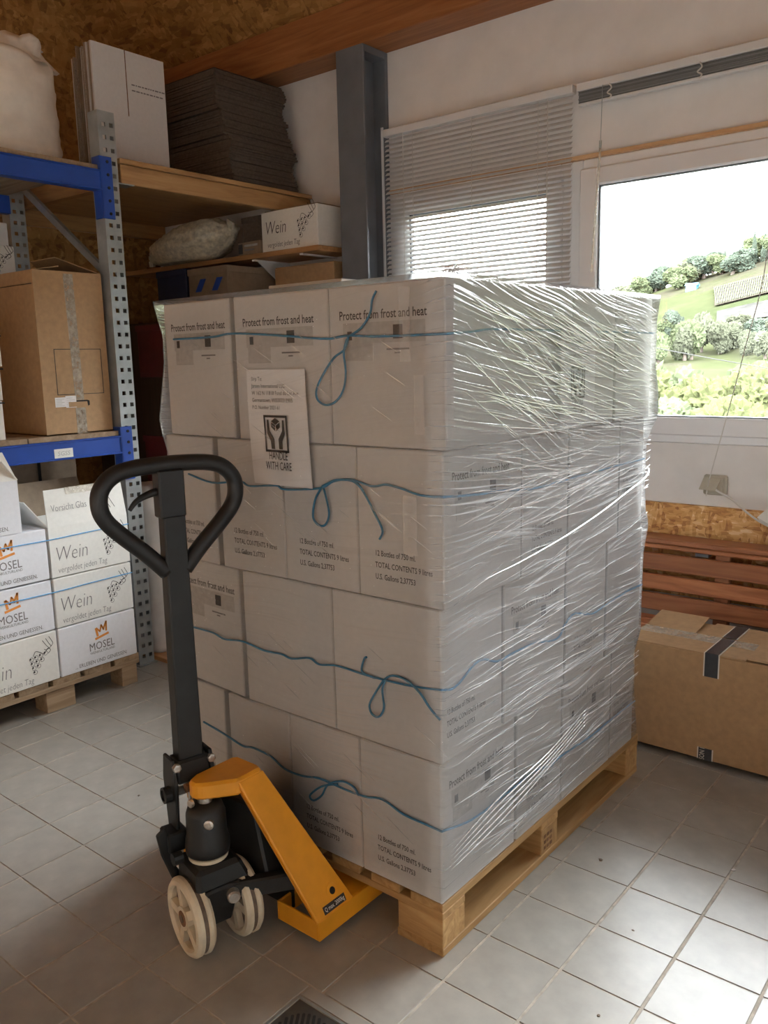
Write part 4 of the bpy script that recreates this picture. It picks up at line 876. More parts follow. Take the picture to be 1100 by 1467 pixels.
bx('strap', -2.6595, -2.6585, 0.50, 0.515, 0.1455, 1.03, 'black_and_shade', bb)
bb = thing('cardboard_box', 'dark grey carton standing behind the left column of wine cartons', 'box', (-2.9, 0.0, 0.145))
bx('body', -3.12, -2.62, -0.25, 0.22, 0.1455, 1.02, 'grey_board', bb, 0.003); bx('lid_seam', -2.6199, -2.6189, -0.25, 0.22, 0.93, 0.934, 'black_and_shade', bb)

# --- middle shelf
b_ = thing('cardboard_box', 'tall brown cardboard box with taped front on middle shelf', 'box', (-2.65, 0.63, 1.168))
w_ = 0.005; x0, x1, y0, y1, z0, z1 = -2.86, -2.425, 0.432, 0.838-0.066, 1.1685, 1.884
y1 = 0.766
obj('body', MB().box(x0, x1, y0, y1, z0, z0+w_).box(x1-w_, x1, y0, y1, z0, z1).box(x0, x0+w_, y0, y1, z0, z1).box(x0+w_, x1-w_, y0, y0+w_, z0, z1).box(x0+w_, x1-w_, y1-w_, y1, z0, z1), 'brown_board', b_)
obj('flap', MB().plate([(x0, y1, z1), (x1, y1, z1), (x1-0.12, y1-0.15, z1+0.075), (x0+0.1, y1-0.15, z1+0.075)], 0.004), 'brown_board', b_)
obj('flap', MB().plate([(x0, y0, z1), (x1, y0, z1), (x1-0.04, y0+0.15, z1+0.028), (x0+0.1, y0+0.15, z1+0.03)], -0.004), 'brown_board', b_)
obj('flap', MB().plate([(x0+0.01, y0, z1-0.06), (x1-0.01, y0, z1-0.06), (x1-0.01, y1, z1-0.06), (x0+0.01, y1, z1-0.06)], 0.004), 'black_and_shade', b_)  # near-black sheet painting the dark inside the open box
obj('clear_tape', MB().prism([(x1, 0.575, z1-0.01), (x1, 0.622, z1-0.01), (x1, 0.628, 1.32), (x1, 0.585, 1.32)], (0.001, 0, 0)).prism([(x1, 0.582, 1.285), (x1, 0.632, 1.285), (x1, 0.632, z0), (x1, 0.582, z0)], (0.001, 0, 0)), 'clear_tape', b_)
ol = MB()
for q in ((0.500, 0.734, 1.345, 1.348), (0.500, 0.734, 1.545, 1.548), (0.500, 0.503, 1.345, 1.548), (0.731, 0.734, 1.345, 1.548)): ol.box(x1, x1+0.0006, *q)
obj('printed_outline', ol, 'ink', b_)
obj('hand_hole', MB().prism([(x1, 0.60+0.055*c, 1.305+0.014*s) for c, s in ((-1, -.7), (-1, .7), (-.8, 1), (.8, 1), (1, .7), (1, -.7), (.8, -1), (-.8, -1))], (0.0008, 0, 0)), 'black_and_shade', b_)  # near-black patch painting the dark of the hand hole
obj('hand_flap', MB().prism([(x1+0.0008, 0.55, 1.29), (x1+0.0008, 0.645, 1.29), (x1+0.0008, 0.642, 1.312), (x1+0.0008, 0.55, 1.312)], (0.0012, 0, 0)), 'brown_board', b_)
obj('sticker', MB().box(x1, x1+0.0008, 0.485, 0.538, 1.292, 1.335).box(x1, x1+0.0012, 0.536, 0.588, 1.288, 1.340), 'paper', b_)
st_ = MB()
for q in range(5): st_.box(x1, x1+0.0015, 0.490, 0.530-(q % 2)*0.012, 1.298+q*0.007, 1.2995+q*0.007).box(x1, x1+0.0018, 0.541, 0.58-(q % 3)*0.01, 1.294+q*0.009, 1.2955+q*0.009)
obj('sticker_print', st_, 'faded_ink', b_)
for k, (z0, z1, yy) in enumerate(((1.19, 1.333, 0.262), (1.335, 1.475, 0.270), (1.477, 1.612, 0.275), (1.614, 1.748, 0.258))):
    t = thing('flat_carton_bundle', ['bundle of folded grey cardboard at left edge, lowest of four', 'bundle of folded grey cardboard at left edge, second from shelf', 'bundle of folded grey cardboard at left edge, third from shelf', 'bundle of folded grey cardboard at left edge, topmost of four'][k], 'cardboard', (-2.55, 0.0, z0-0.02*(k == 0)), 'folded cardboard bundles at left edge')
    zz0 = 1.1685 if k == 0 else z0
    for q in range(5): bx('sheet', -2.46-0.022*q, -2.442-0.022*q, -0.25, yy-0.003*abs(2-q)-random.uniform(0, .006), zz0, z1-0.001, 'board_edge' if q else 'cream_board', t)
    bx('strap', -2.55, -2.440, -0.25, yy+0.002, z1-0.012, z1-0.006, 'black_and_shade', t)
t = floor_carton('wein', 0.235, 1.1685, 'white carton with small grape print behind brown box', 0.382, 0.87, 0.25, -2.90, showtext=False, group='cartons on the middle shelf'); grapes(t, -2.8994, 0.52, 1.975, 0.9)
t = thing('white_carton', 'plain white carton on top of small grape-print carton behind brown box', 'carton', (-3.0, 0.4, 2.04)); bx('body', -3.13, -2.91, 0.235, 0.600, 2.0395, 2.145, 'white_board', t, 0.003); bx('seam_tape', -2.9099, -2.9092, 0.40, 0.44, 2.0395, 2.145, 'clear_tape', t)

# --- sacks
def sack(name, label, c, rx, ry, z0, z1, mat, seedv, knot=None, taper=0.75, amp=0.02):
    t = thing(name, label, 'sack', (c[0], c[1], z0)); nz, na = 26, 36; vs2 = []; fs2 = []
    for b in range(nz+1):
        v = b/nz; z = z0+(z1-z0)*v; k = (1-0.10*(1-min(1, v*6))**2) * (1-(1-taper)*v**2.2)
        if v > 0.86: k *= 1-((v-0.86)/0.14)**2*0.62
        for a in range(na):
            th_ = 2*PI*a/na; ct, s2 = math.cos(th_), math.sin(th_); e = 0.62
            px = math.copysign(abs(ct)**e, ct)*rx*k; py = math.copysign(abs(s2)**e, s2)*ry*k
            nn = noise.noise(Vector((ct*1.5+seedv, s2*1.5, z*5)))*amp + noise.noise(Vector((ct*3+seedv, s2*3, z*17)))*amp*0.55
            d = Vector((px, py, 0)); d = d*(1+nn/max(0.05, d.length)); vs2.append((c[0]+d.x, c[1]+d.y, z + (nn*0.8 if 0.05 < v else 0)))
    for b in range(nz):
        for a in range(na): fs2.append((b*na+a, b*na+(a+1) % na, (b+1)*na+(a+1) % na, (b+1)*na+a))
    fs2.append(tuple(reversed(range(na)))); fs2.append(tuple(nz*na+a for a in range(na)))
    obj('body', MB().add(vs2, fs2), mat, t, smooth=True)
    if knot:
        kx, ky, kz = knot; rows2 = 7; n2 = 22; v4 = []
        for b in range(rows2):
            for a in range(n2):
                t2 = 2*PI*a/n2; rr = (0.105, 0.085, 0.066, 0.060, 0.062, 0.068, 0.050)[b]*(1+0.22*math.sin(5*t2+b)+0.12*noise.noise(Vector((math.cos(t2)*2, math.sin(t2)*2, b*0.9))))
                v4.append((kx+0.9*rr*math.cos(t2), ky+1.5*rr*math.sin(t2), kz-0.06+0.019*b+0.012*math.sin(3*t2)*(b > 3)))
        obj('gathered_neck', MB().add(v4, [(b*n2+a, b*n2+(a+1) % n2, (b+1)*n2+(a+1) % n2, (b+1)*n2+a) for b in range(rows2-1) for a in range(n2)] + [tuple((rows2-1)*n2+a for a in range(n2))]), mat, t, smooth=True)
    return t
sack('bulk_sack', 'bulging off-white sack on the top rack shelf', (-2.80, 0.40), 0.29, 0.36, 2.353, 2.85, 'sack_white', 1.0, (-2.66, 0.60, 2.845), 0.93, 0.024)
sack('bulk_sack', 'tall pale plastic sack standing behind the rack post', (-2.60, 1.02), 0.235, 0.145, 0.0225, 0.86, 'sack_grey', 6.0, None, 0.9, 0.02)
gb = thing('ground_board', 'reddish wooden board lying under the pale plastic sack', 'board', (-2.6, 1.0, 0)); bx('plank', -2.92, -2.30, 0.885, 1.03, 0, 0.022, 'shelf_pine_x', gb, 0.002); bx('plank', -2.92, -2.33, 1.035, 1.17, 0, 0.022, 'shelf_pine_x', gb, 0.002)

# --- upright bundle of flattened cartons
t = thing('flat_carton_bundle', 'upright bundle of flattened pale cartons beside the sack, under the ceiling', 'cardboard', (-2.7, 1.13, 2.40))
xx = -2.602; rb = random.Random(5)
for q in range(16):
    tk = rb.choice((0.009, 0.011, 0.013)); hh = 2.957-(0.0 if q < 5 else rb.uniform(0.0, 0.028))-(0.03 if q > 11 else 0); yy = 0.925+(rb.uniform(-0.012, 0.006) if q else 0)
    bx('sheet', xx-tk, xx-0.0012, yy, 1.335-rb.uniform(0, .01), 2.4005, hh, 'white_board' if q == 0 else rb.choice(('white_board', 'board_edge', 'dull_brown_board')), t); xx -= tk
    if xx < -2.80: break
bx('fold_line', -2.6032, -2.6014, 1.105, 1.109, 2.66, 2.957, 'rust', t)
ln_ = MB()
for q in range(2):
    yq = 1.135
    while yq < 1.315: d = rb.uniform(0.006, 0.020); ln_.box(-2.6032, -2.6012, yq, yq+d, 2.806-q*0.026, 2.8115-q*0.026); yq += d+0.006
obj('printed_line', ln_, 'grey_ink', t)

# --- wooden high shelf with dark flat cardboard
ws = thing('wooden_shelf', 'high pine shelf carrying dark cardboard stacks', 'shelf', (-3.1, 1.5, 2.29))
bx('deck', -3.80, -2.385, 0.885, 2.147, 2.378, 2.400, 'shelf_pine', ws, 0.002); bx('front_rail', -2.445, -2.398, 0.895, 2.147, 2.292, 2.377, 'shelf_pine', ws, 0.003)
bx('rear_rail', -3.80, -3.75, 0.895, 2.147, 2.292, 2.377, 'shelf_pine', ws); bx('cross_rail', -3.749, -2.446, 0.895, 0.94, 2.292, 2.377, 'shelf_pine_x', ws)
obj('angle_bracket', MB().box(-2.46, -2.385, 0.868, 0.955, 2.286, 2.291), 'zinc', ws)
for k, (z0, z1, dx, dy, lbl) in enumerate(((2.4005, 2.640, 0.020, 0.035, 'lowest of three dark grey flat cardboard stacks on high shelf'), (2.641, 2.765, -0.005, 0.02, 'middle of three dark grey flat cardboard stacks on high shelf'), (2.766, 2.965, -0.03, 0.0, 'topmost of three dark grey flat cardboard stacks on high shelf'))):
    t = thing('flat_cardboard_stack', lbl, 'cardboard', (-2.85, 1.8, z0), 'dark cardboard stacks on the high shelf'); m = MB(); z = z0; q = 0
    while z < z1-0.004:
        tk = min(0.0115, z1-z); j = random.uniform(-.006, .006); sl = 0.010*math.sin(q*0.5+k)
        m.box(-3.25+j+sl, -2.455+dx+j+sl, 1.56+dy+random.uniform(-.004, .004), 2.05+dy*0.6+random.uniform(-.012, .006)+sl, z, z+tk-0.0016); m.box(-3.23, -2.475+dx, 1.575+dy, 2.03, z+tk-0.0016, z+tk); z += tk; q += 1
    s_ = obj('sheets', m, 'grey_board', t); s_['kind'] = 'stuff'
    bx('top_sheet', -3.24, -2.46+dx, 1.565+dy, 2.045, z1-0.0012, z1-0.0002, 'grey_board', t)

# --- lower wall shelf with brackets
sh = thing('wall_shelf', 'brown board shelf on white brackets left of the column', 'shelf', (-2.9, 2.0, 2.05))
bx('board', -3.80, -2.07, 1.845, 2.147, 2.045, 2.072, 'shelf_pine_x', sh, 0.002)
for x in (-2.598, -3.35):
    obj('bracket', MB().box(x-0.012, x+0.012, 1.87, 2.147, 2.036, 2.0445).box(x-0.012, x+0.012, 2.139, 2.147, 1.84, 2.036).prism([(x-0.004, 1.90, 2.036), (x-0.004, 2.139, 2.036), (x-0.004, 2.139, 1.88)], (0.008, 0, 0)), 'white_pvc', sh)
obj('bracket', MB().box(-2.232, -2.208, 1.87, 2.147, 2.036, 2.0445), 'white_pvc', sh)
t = thing('wine_carton', 'small white grape-print carton on wall shelf beside column', 'carton', (-2.30, 1.97, 2.072)); bx('body', -2.515, -2.085, 1.865, 2.105, 2.0725, 2.285, 'cream_board', t, 0.003)
lettering('Wein', (-2.478, 1.8644, 2.165), EX, (0, 0, 1), 0.155, 0.100, 'ink', t, shear=0.18, thin=-0.012); lettering('vergoldet jeden Tag', (-2.470, 1.8644, 2.095), EX, (0, 0, 1), 0.25, 0.040, 'grey_ink', t, shear=0.12)
gq = grapes(t, 0, 0, 0, 1.25); gq.matrix_basis = Matrix(((0, 1, 0, -2.225), (1, 0, 0, 1.8644), (0, 0, 1, 2.21), (0, 0, 0, 1)))
obj('flap', MB().box(-2.50, -2.095, 1.88, 2.10, 2.2855, 2.292), 'dull_brown_board', t)
bg_ = thing('packing_chip_bag', 'clear bag of packing foam chips on the wall shelf', 'bag', (-2.93, 1.93, 2.073))
bm = bmesh.new(); bmesh.ops.create_icosphere(bm, subdivisions=5, radius=1.0)
for v in bm.verts:
    p = v.co.copy(); n1 = noise.noise(p*2.0)*0.10; n2 = abs(noise.noise(p*11.0))*0.085
    q = p*(1+n1+n2); x, y, z = q.x*0.375, q.y*0.17, q.z*0.118*(1.0+0.10*q.x)
    v.co = (x*0.94-3.115, y+1.86, max(2.0735, 2.172+z+0.040*q.x))
me = bpy.data.meshes.new('chips'); bm.to_mesh(me); bm.free()
for p in me.polygons: p.use_smooth = True
ob = obj('chips', me, 'foam', bg_); 
obj('bag_corner', MB().prism([(-3.475, 1.80, 2.0735), (-3.44, 1.80, 2.0735), (-3.43, 1.80, 2.12), (-3.48, 1.80, 2.105)], (0, 0.02, 0)), 'foam', bg_); obj('bag_corner', MB().prism([(-2.78, 1.84, 2.24), (-2.735, 1.84, 2.22), (-2.73, 1.84, 2.26), (-2.77, 1.84, 2.285)], (0, 0.02, 0)), 'foam', bg_)
t = thing('printed_box', 'narrow printed grey box on wall shelf next to chip bag', 'box', (-2.66, 1.9, 2.072)); bx('body', -2.715, -2.53, 1.862, 2.10, 2.0725, 2.145, 'dull_brown_board', t, 0.002); bx('printed_panel', -2.71, -2.675, 1.8612, 1.862, 2.082, 2.135, 'ink', t); bx('printed_line', -2.66, -2.55, 1.8612, 1.862, 2.118, 2.130, 'faded_ink', t); bx('printed_line', -2.66, -2.58, 1.8612, 1.862, 2.095, 2.105, 'grey_ink', t)
t = thing('dark_box', 'dark box on top of narrow printed box on wall shelf', 'box', (-2.66, 1.95, 2.145)); bx('body', -2.71, -2.53, 1.90, 2.12, 2.1455, 2.285, 'grey_board', t, 0.003); bx('lid', -2.713, -2.526, 1.895, 2.125, 2.255, 2.2855, 'grey_board', t, 0.002)

cb = thing('cabinet', 'dark brown cabinet in the unlit corner behind the stack', 'cabinet', (-2.9, 1.8, 0))
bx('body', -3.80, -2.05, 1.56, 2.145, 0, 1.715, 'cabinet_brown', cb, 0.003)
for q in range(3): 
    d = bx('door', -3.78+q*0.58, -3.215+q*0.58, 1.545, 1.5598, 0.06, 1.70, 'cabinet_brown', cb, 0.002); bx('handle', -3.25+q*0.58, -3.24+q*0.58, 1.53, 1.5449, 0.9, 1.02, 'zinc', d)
for x0, x1, z1, mt, lbl in ((-3.30, -3.02, 2.02, 'navy', 'dark blue box under the wall shelf, below the chip bag'), (-3.0, -2.655, 2.01, 'dull_brown_board', 'dark box with blue corner bands under the wall shelf')):
    t = thing('storage_box', lbl, 'box', ((x0+x1)/2, 1.9, 1.715)); bx('body', x0, x1, 1.72, 2.10, 1.7155, z1, mt, t, 0.003); bx('lid', x0-0.004, x1+0.004, 1.716, 2.104, z1-0.035, z1+0.002, mt, t, 0.002)
    if mt != 'navy':
        for a, b in ((1.73, 1.80), (1.88, 1.95)): obj('band', MB().prism([(x0+0.06, 1.7195, a), (x0+0.11, 1.7195, a), (x0+0.16, 1.7195, b), (x0+0.11, 1.7195, b)], (0, -0.0012, 0)), 'rack_blue', t); obj('band', MB().prism([(x1-0.14, 1.7195, a), (x1-0.09, 1.7195, a), (x1-0.04, 1.7195, b), (x1-0.09, 1.7195, b)], (0, -0.0012, 0)), 'rack_blue', t)
t = thing('cardboard_box', 'small brown carton below the wall shelf beside the column', 'box', (-2.3, 2.05, 1.715)); bx('body', -2.535, -2.075, 1.97, 2.14, 1.7155, 1.995, 'brown_board', t, 0.003); bx('flap', -2.53, -2.08, 1.975, 2.135, 1.9955, 2.0, 'brown_board', t)
# crates in the dark corner
t = thing('cardboard_box', 'dark brown carton under the maroon crates behind the sack', 'box', (-2.6, 1.35, 0)); bx('body', -2.80, -2.40, 1.20, 1.52, 0, 0.82, 'cabinet_brown', t, 0.003); bx('flap', -2.795, -2.405, 1.205, 1.515, 0.8205, 0.826, 'cabinet_brown', t)
t = thing('cardboard_box', 'dark brown carton between the two maroon crates', 'box', (-2.6, 1.35, 1.08)); bx('body', -2.80, -2.41, 1.20, 1.52, 1.0965, 1.40, 'cabinet_brown', t, 0.003); bx('flap', -2.795, -2.415, 1.205, 1.515, 1.4005, 1.405, 'cabinet_brown', t)
for z0, lbl in ((0.8265, 'lower maroon plastic crate in the dark corner'), (1.4055, 'upper maroon plastic crate in the dark corner')):
    t = thing('plastic_crate', lbl, 'crate', (-2.6, 1.36, z0), 'maroon crates in the corner'); m = MB(); a0, a1, c0, c1, h = -2.80, -2.40, 1.20, 1.52, 0.269
    m.box(a0, a1, c0, c1, z0, z0+0.02).box(a0, a0+0.01, c0, c1, z0+0.02, z0+h).box(a1-0.01, a1, c0, c1, z0+0.02, z0+h).box(a0+0.01, a1-0.01, c0, c0+0.01, z0+0.02, z0+h).box(a0+0.01, a1-0.01, c1-0.01, c1, z0+0.02, z0+h)
    obj('shell', m, 'maroon', t, 0.002); obj('rim', MB().box(a0-0.006, a1+0.006, c0-0.006, c0, z0+h-0.03, z0+h).box(a1, a1+0.006, c0, c1, z0+h-0.03, z0+h), 'maroon', t)

# ------------------------------------------------------------------ small things on the floor
t = thing('castor_wheel', 'black rubber wheel at the right picture edge', 'wheel', (0.56, 0.945, 0)); obj('tyre', MB().lathe([(0.035, -0.02), (0.048, -0.02), (0.052, -0.012), (0.052, 0.012), (0.048, 0.02), (0.035, 0.02)], (0.565, 0.945, 0.052), (0.5, 0.86, 0), 24, close=True), 'black_plastic', t, smooth=True); obj('hub', MB().lathe([(0.036, -0.016), (0.036, 0.016)], (0.565, 0.945, 0.052), (0.5, 0.86, 0), 20), 'zinc', t); obj('fork', MB().box(0.545, 0.60, 0.965, 0.98, 0.04, 0.16).box(0.53, 0.585, 0.91, 0.925, 0.04, 0.16).box(0.53, 0.60, 0.91, 0.98, 0.16, 0.17), 'zinc', t)
rd = random.Random(11)
for k, (x, y, s_, lbl) in enumerate(((0.13, 0.62, 0.010, 'dry leaf scrap on floor tiles right of pallet'), (0.385, 0.06, 0.007, 'dark crumb of dirt on the brightly lit tiles'), (0.455, 0.80, 0.011, 'pale curled scrap on tiles near black wheel'), (0.33, 0.38, 0.006, 'tiny dark speck on the bright tiles'), (-1.30, 0.02, 0.009, 'small dark speck on tiles left of jack'))):
    m = MB(); pts = [(x+s_*math.cos(a)*rd.uniform(.5, 1.2), y+s_*math.sin(a)*rd.uniform(.4, 1.0), rd.uniform(.0006, .004)) for a in (2*PI*i/7 for i in range(7))]
    m.prism([(x+(p[0]-x)*0.7, y+(p[1]-y)*0.7, 0.0004) for p in pts], (0.0006, 0, 0.0012)); tag(obj('floor_scrap', m, 'cord_white' if k == 2 else 'debris'), lbl, 'scrap')

# ================================================================== outdoors
def hill_mat():
    t = NT('hill_green'); c = t.coord((1, 1, 1)); sp = t.n('ShaderNodeSeparateXYZ'); t.l(c, sp.inputs[0])
    big = t.noise(c, 0.022, 3); fine = t.noise(c, 0.5, 3)
    rows = t.n('ShaderNodeTexWave'); t.l(t.coord((1, 0.25, 0), (0, 0, 0.5)), rows.inputs['Vector']); rows.inputs['Scale'].default_value = 0.35; rows.inputs['Distortion'].default_value = 0.6
    base = t.ramp(big, [(0.35, (0.020, 0.0245, 0.0125)), (0.5, (0.026, 0.029, 0.0150)), (0.58, (0.029, 0.027, 0.020)), (0.68, (0.022, 0.027, 0.0125))])
    mx = t.n('ShaderNodeMix', data_type='RGBA', blend_type='MULTIPLY'); mx.inputs[0].default_value = 0.5; t.l(base, mx.inputs[6]); t.l(t.ramp(rows.outputs[0], [(0.3, (0.6, 0.6, 0.6)), (0.7, (1.2, 1.15, 1.05))]), mx.inputs[7])
    m2 = t.n('ShaderNodeMix', data_type='RGBA', blend_type='MULTIPLY'); m2.inputs[0].default_value = 0.5; t.l(mx.outputs[2], m2.inputs[6]); t.l(t.ramp(fine, [(0.3, (0.7, 0.7, 0.7)), (0.7, (1.2, 1.2, 1.2))]), m2.inputs[7])
    t.l(m2.outputs[2], t.b.inputs['Base Color']); t.b.inputs['Roughness'].default_value = 0.95; t.b.inputs['Specular IOR Level'].default_value = 0.0
hill_mat()
for nm, c in (('leaf_yellow', (0.056, 0.061, 0.027)), ('leaf_green', (0.048, 0.056, 0.031)), ('leaf_dark', (0.037, 0.045, 0.034)), ('leaf_olive', (0.050, 0.053, 0.036))): plain(nm, c, 0.9, 0.25, 1.4, spec=0.0, bump=0.2, rand=0.25)
plain('vine_soil', (0.031, 0.026, 0.021), 0.95, 0.25, 0.6, spec=0.0); plain('rock_grey', (0.030, 0.029, 0.027), 0.95, 0.3, 0.3, spec=0.0); plain('bark', (0.06, 0.045, 0.035), 0.9, 0.3, 3); plain('roof_white', (0.06, 0.06, 0.06), 0.7, 0.1, 0.5); plain('tarp_blue', (0.03, 0.12, 0.22), 0.5, 0.1, 1)
def crest(u): return 0.087+0.25*(max(-0.75, min(0.2, u))+0.345)
def gz(x, y):
    u = (x-1.08)/max(30.0, y)
    if y < 70: return -5.5
    if y < 150: return -5.5+(y-70)/80*(6.2)
    t = min(1.0, (y-150)/150); zc = 1.46+300*crest(u); z = 0.7+(zc-0.7)*(t**0.92)
    if y > 300: z = zc-(y-300)*0.12
    return z + 1.2*noise.noise(Vector((x*0.03, y*0.03, 2)))*min(1, (y-70)/60)
nx, ny = 90, 60; vs2 = [(-420+i*640/nx, 12+(j/ny)**1.5*420, 0) for j in range(ny+1) for i in range(nx+1)]; vs2 = [(x, y, gz(x, y)) for x, y, _ in vs2]
hl_ = obj('hillside', MB().add(vs2, [(j*(nx+1)+i, j*(nx+1)+i+1, (j+1)*(nx+1)+i+1, (j+1)*(nx+1)+i) for j in range(ny) for i in range(nx)]), 'hill_green', None, smooth=True)
tag(hl_, 'green hillside with vineyards beyond the window', 'hillside', kind='structure')
def field(name, u0, u1, y0, y1, mat, label, rise=0.5):
    m = MB(); n_ = 12; v3 = []
    for j in range(n_+1):
        for i in range(n_+1): y = y0+(y1-y0)*j/n_; u = u0+(u1-u0)*i/n_; x = 1.08+u*y; v3.append((x, y, gz(x, y)+rise))
    o = obj(name, m.add(v3, [(j*(n_+1)+i, j*(n_+1)+i+1, (j+1)*(n_+1)+i+1, (j+1)*(n_+1)+i) for j in range(n_) for i in range(n_)]), mat); tag(o, label, 'field'); return o
fv = field('vineyard_plot', -0.328, -0.20, 205, 244, 'vine_soil', 'brown ploughed vineyard plot high on the hillside')
rw = MB()
for q in range(64):
    u = -0.326+q*0.00195
    for k in range(6):
        ya_, yb2 = 206+k*6.2, 211.6+k*6.2; p0 = Vector((1.08+u*ya_-0.10*(ya_-206)*0.2, ya_, 0)); p1 = Vector((1.08+u*yb2-0.10*(yb2-206)*0.2, yb2, 0)); p0.z = gz(p0.x, p0.y)+0.5; p1.z = gz(p1.x, p1.y)+0.5
        rw.hexa([p0+Vector((-.12, 0, 0)), p0+Vector((.12, 0, 0)), p1+Vector((.12, 0, 0)), p1+Vector((-.12, 0, 0)), p0+Vector((-.12, 0, .3)), p0+Vector((.12, 0, .3)), p1+Vector((.12, 0, .3)), p1+Vector((-.12, 0, .3))])
r_ = obj('vine_rows', rw, 'leaf_olive', fv); r_['kind'] = 'stuff'
field('rock_bank', -0.325, -0.20, 182, 196, 'rock_grey', 'grey rocky bank below the brown vineyard plot', 0.35)
# trees: shared crown meshes
def crown_mesh(nm, seedv, conifer=False):
    bm = bmesh.new(); r2 = random.Random(seedv)
    blobs = [(Vector((0, 0, 0.62)), 0.42)] + [(Vector((r2.uniform(-.42, .42), r2.uniform(-.42, .42), r2.uniform(.35, .85))), r2.uniform(.22, .36)) for _ in range(7)]
    if conifer: blobs = [(Vector((0, 0, 0.2+0.12*k)), 0.30-0.038*k) for k in range(8)]
    for c, r in blobs:
        ret = bmesh.ops.create_icosphere(bm, subdivisions=4, radius=r)
        for v in ret['verts']: p = v.co.copy(); v.co = c + p*(1+0.30*noise.noise(p*9+c*7)+0.28*noise.noise(p*26+c)+0.22*noise.noise(p*60+c*3))
    me = bpy.data.meshes.new(nm); bm.to_mesh(me); bm.free(); return me
CM = {}
def tree(u, y, ztop, rad, mat, label, group, conifer=False, seedv=0):
    key = (mat, conifer, seedv % 3)
    if key not in CM: CM[key] = crown_mesh('crown', 20+seedv % 3 + (10 if conifer else 0), conifer); CM[key].materials.append(M[mat])
    x = 1.08+u*y; zb = gz(x, y); h = max(1.5, ztop-zb)
    t = thing('conifer' if conifer else 'tree', label, 'tree', (x, y, zb), group)
    c = bpy.data.objects.new('crown', CM[key]); C.objects.link(c); c.parent = t; c.scale = (rad, rad, h/1.05); c.rotation_euler = (0, 0, seedv*1.3)
    tr = bpy.data.objects.new('trunk', TRUNK); C.objects.link(tr); tr.parent = t; tr.scale = (rad*0.1, rad*0.1, h*0.5)
    return t
TRUNK = MB().lathe([(1.0, -0.1), (0.7, 0.5), (0.4, 1.0)], (0, 0, 0), (0, 0, 1), 8).mesh('trunk'); TRUNK.materials.append(M['bark'])
rt_ = random.Random(21)
G1, L1_ = 'willows below the window', 'bright yellow-green leafy tree just below the window view'
for k, (u, y, tz, r) in enumerate(((-0.395, 66, -0.020, 5.2), (-0.355, 60, -0.042, 4.0), (-0.322, 64, -0.034, 4.4), (-0.285, 70, -0.020, 4.6), (-0.255, 62, -0.024, 4.4), (-0.44, 60, -0.025, 4.6), (-0.375, 52, -0.060, 3.2), (-0.335, 50, -0.062, 3.2), (-0.295, 51, -0.058, 3.0), (-0.20, 66, -0.02, 5), (-0.14, 62, -0.03, 5), (-0.50, 64, -0.02, 5))):
    tree(u, y, CAM.z+tz*y, r, 'leaf_yellow' if k % 3 else 'leaf_green', L1_, G1, seedv=k)
G2, L2_ = 'bushes half way up the hill', 'dull green bush in the clump half way up the hillside'
for k in range(22):
    u = -0.44+k*0.0115+rt_.uniform(-.006, .006); y = rt_.uniform(140, 172); tree(u, y, gz(1.08+u*y, y)+rt_.uniform(4.0, 7.0)*(0.6 if u > -0.30 else 1), rt_.uniform(2.6, 4.4), rt_.choice(('leaf_green', 'leaf_olive', 'leaf_dark', 'leaf_olive')), L2_, G2, seedv=k)
G3, L3_ = 'woodland along the hill crest', 'green tree in the woodland along the hill crest'
for k in range(40):
    u = -0.52+k*0.0105+rt_.uniform(-.004, .004); y = rt_.uniform(272, 300); tree(u, y, gz(1.08+u*y, y)+rt_.uniform(4.5, 7.0), rt_.uniform(6.0, 8.5), rt_.choice(('leaf_green', 'leaf_olive', 'leaf_green', 'leaf_dark')), L3_, G3, seedv=k)
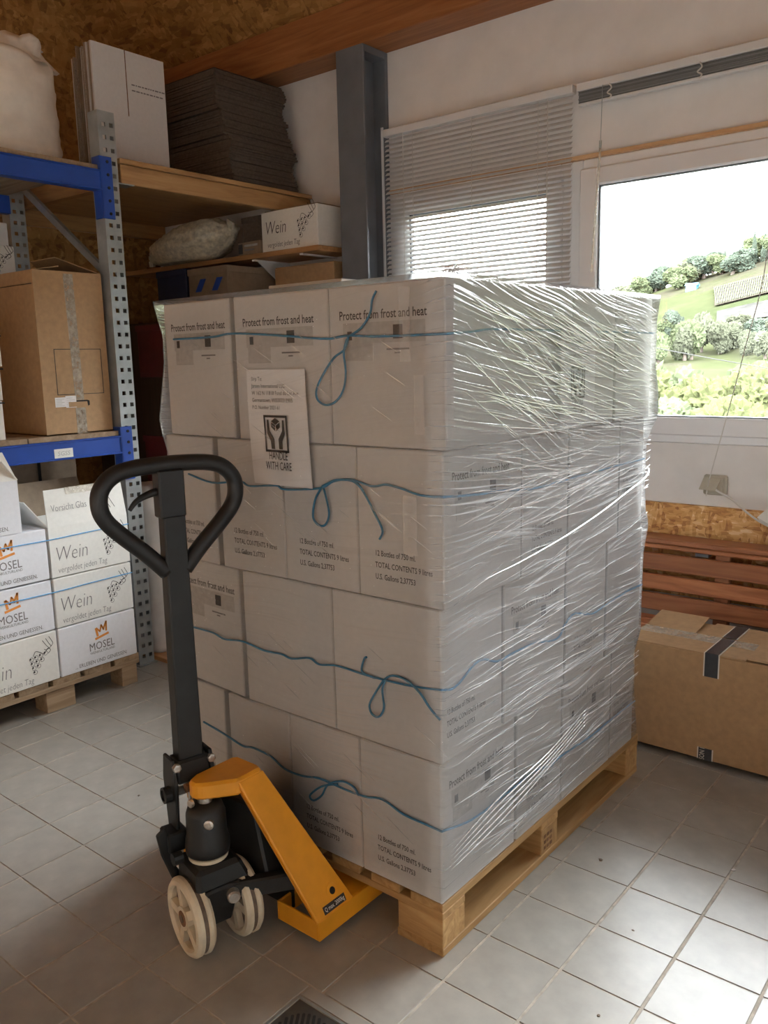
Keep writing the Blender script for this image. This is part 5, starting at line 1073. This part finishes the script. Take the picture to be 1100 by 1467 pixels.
for k, (u, dz, r, lbl) in enumerate(((-0.287, 11, 3.2, 'tall dark conifer on the crest at the right'), (-0.300, 8.0, 2.6, 'smaller dark conifer left of the tallest one'), (-0.276, 9.0, 3.6, 'broad dark conifer at the picture edge on the crest'), (-0.318, 8.0, 3.0, 'lone dark conifer in the crest woodland'))):
    y = 285; tree(u, y, gz(1.08+u*y, y)+dz, r, 'leaf_dark', lbl, None, True, k)
def house(name, label, x, y, w_, d_, h, rh):
    z = gz(x, y); t = thing(name, label, 'building', (x, y, z)); bx('walls', x-w_/2, x+w_/2, y, y+d_, z-0.5, z+h, 'roof_white', t)
    obj('roof', MB().prism([(x-w_/2-.3, y-.3, z+h), (x-w_/2-.3, y+d_+.3, z+h), (x-w_/2-.3, y+d_/2, z+h+rh)], (w_+.6, 0, 0)), 'roof_white', t)
    for q in range(2): bx('window', x-w_/4+q*w_/2-.4, x-w_/4+q*w_/2+.4, y-0.03, y-0.001, z+h*0.4, z+h*0.75, 'column_grey', t)
house('farm_building', 'white roofed building low in the window at the right', 1.08-0.275*46, 46, 5.0, 4.0, 1.6, 1.0)
house('farm_building', 'small white roof peeking over the window sill at the left', 1.08-0.385*46, 46, 2.4, 3.0, 1.4, 0.8)
t = thing('vineyard_hut', 'tiny blue hut at the upper vineyard edge', 'hut', (1.08-0.355*262, 262, gz(1.08-0.355*262, 262))); x_, y_ = 1.08-0.355*262, 262; z_ = gz(x_, y_); bx('walls', x_-1.6, x_+1.6, y_, y_+2, z_-0.5, z_+1.6, 'tarp_blue', t); obj('roof', MB().prism([(x_-1.9, y_-.3, z_+1.6), (x_-1.9, y_+2.3, z_+1.6), (x_-1.9, y_+1, z_+2.4)], (3.8, 0, 0)), 'tarp_blue', t)
w0, w1 = Vector((1.08-0.56*40, 38.5, CAM.z+0.047*40)), Vector((1.08-0.10*40, 38.5, CAM.z-0.045*40))
tag(obj('overhead_wire', MB().tube([w0.lerp(w1, i/10)+Vector((0, 0, -0.25*math.sin(PI*i/10))) for i in range(11)], 0.022, 5), 'black_and_shade'), 'dark overhead wire crossing the view outside the window', 'wire')
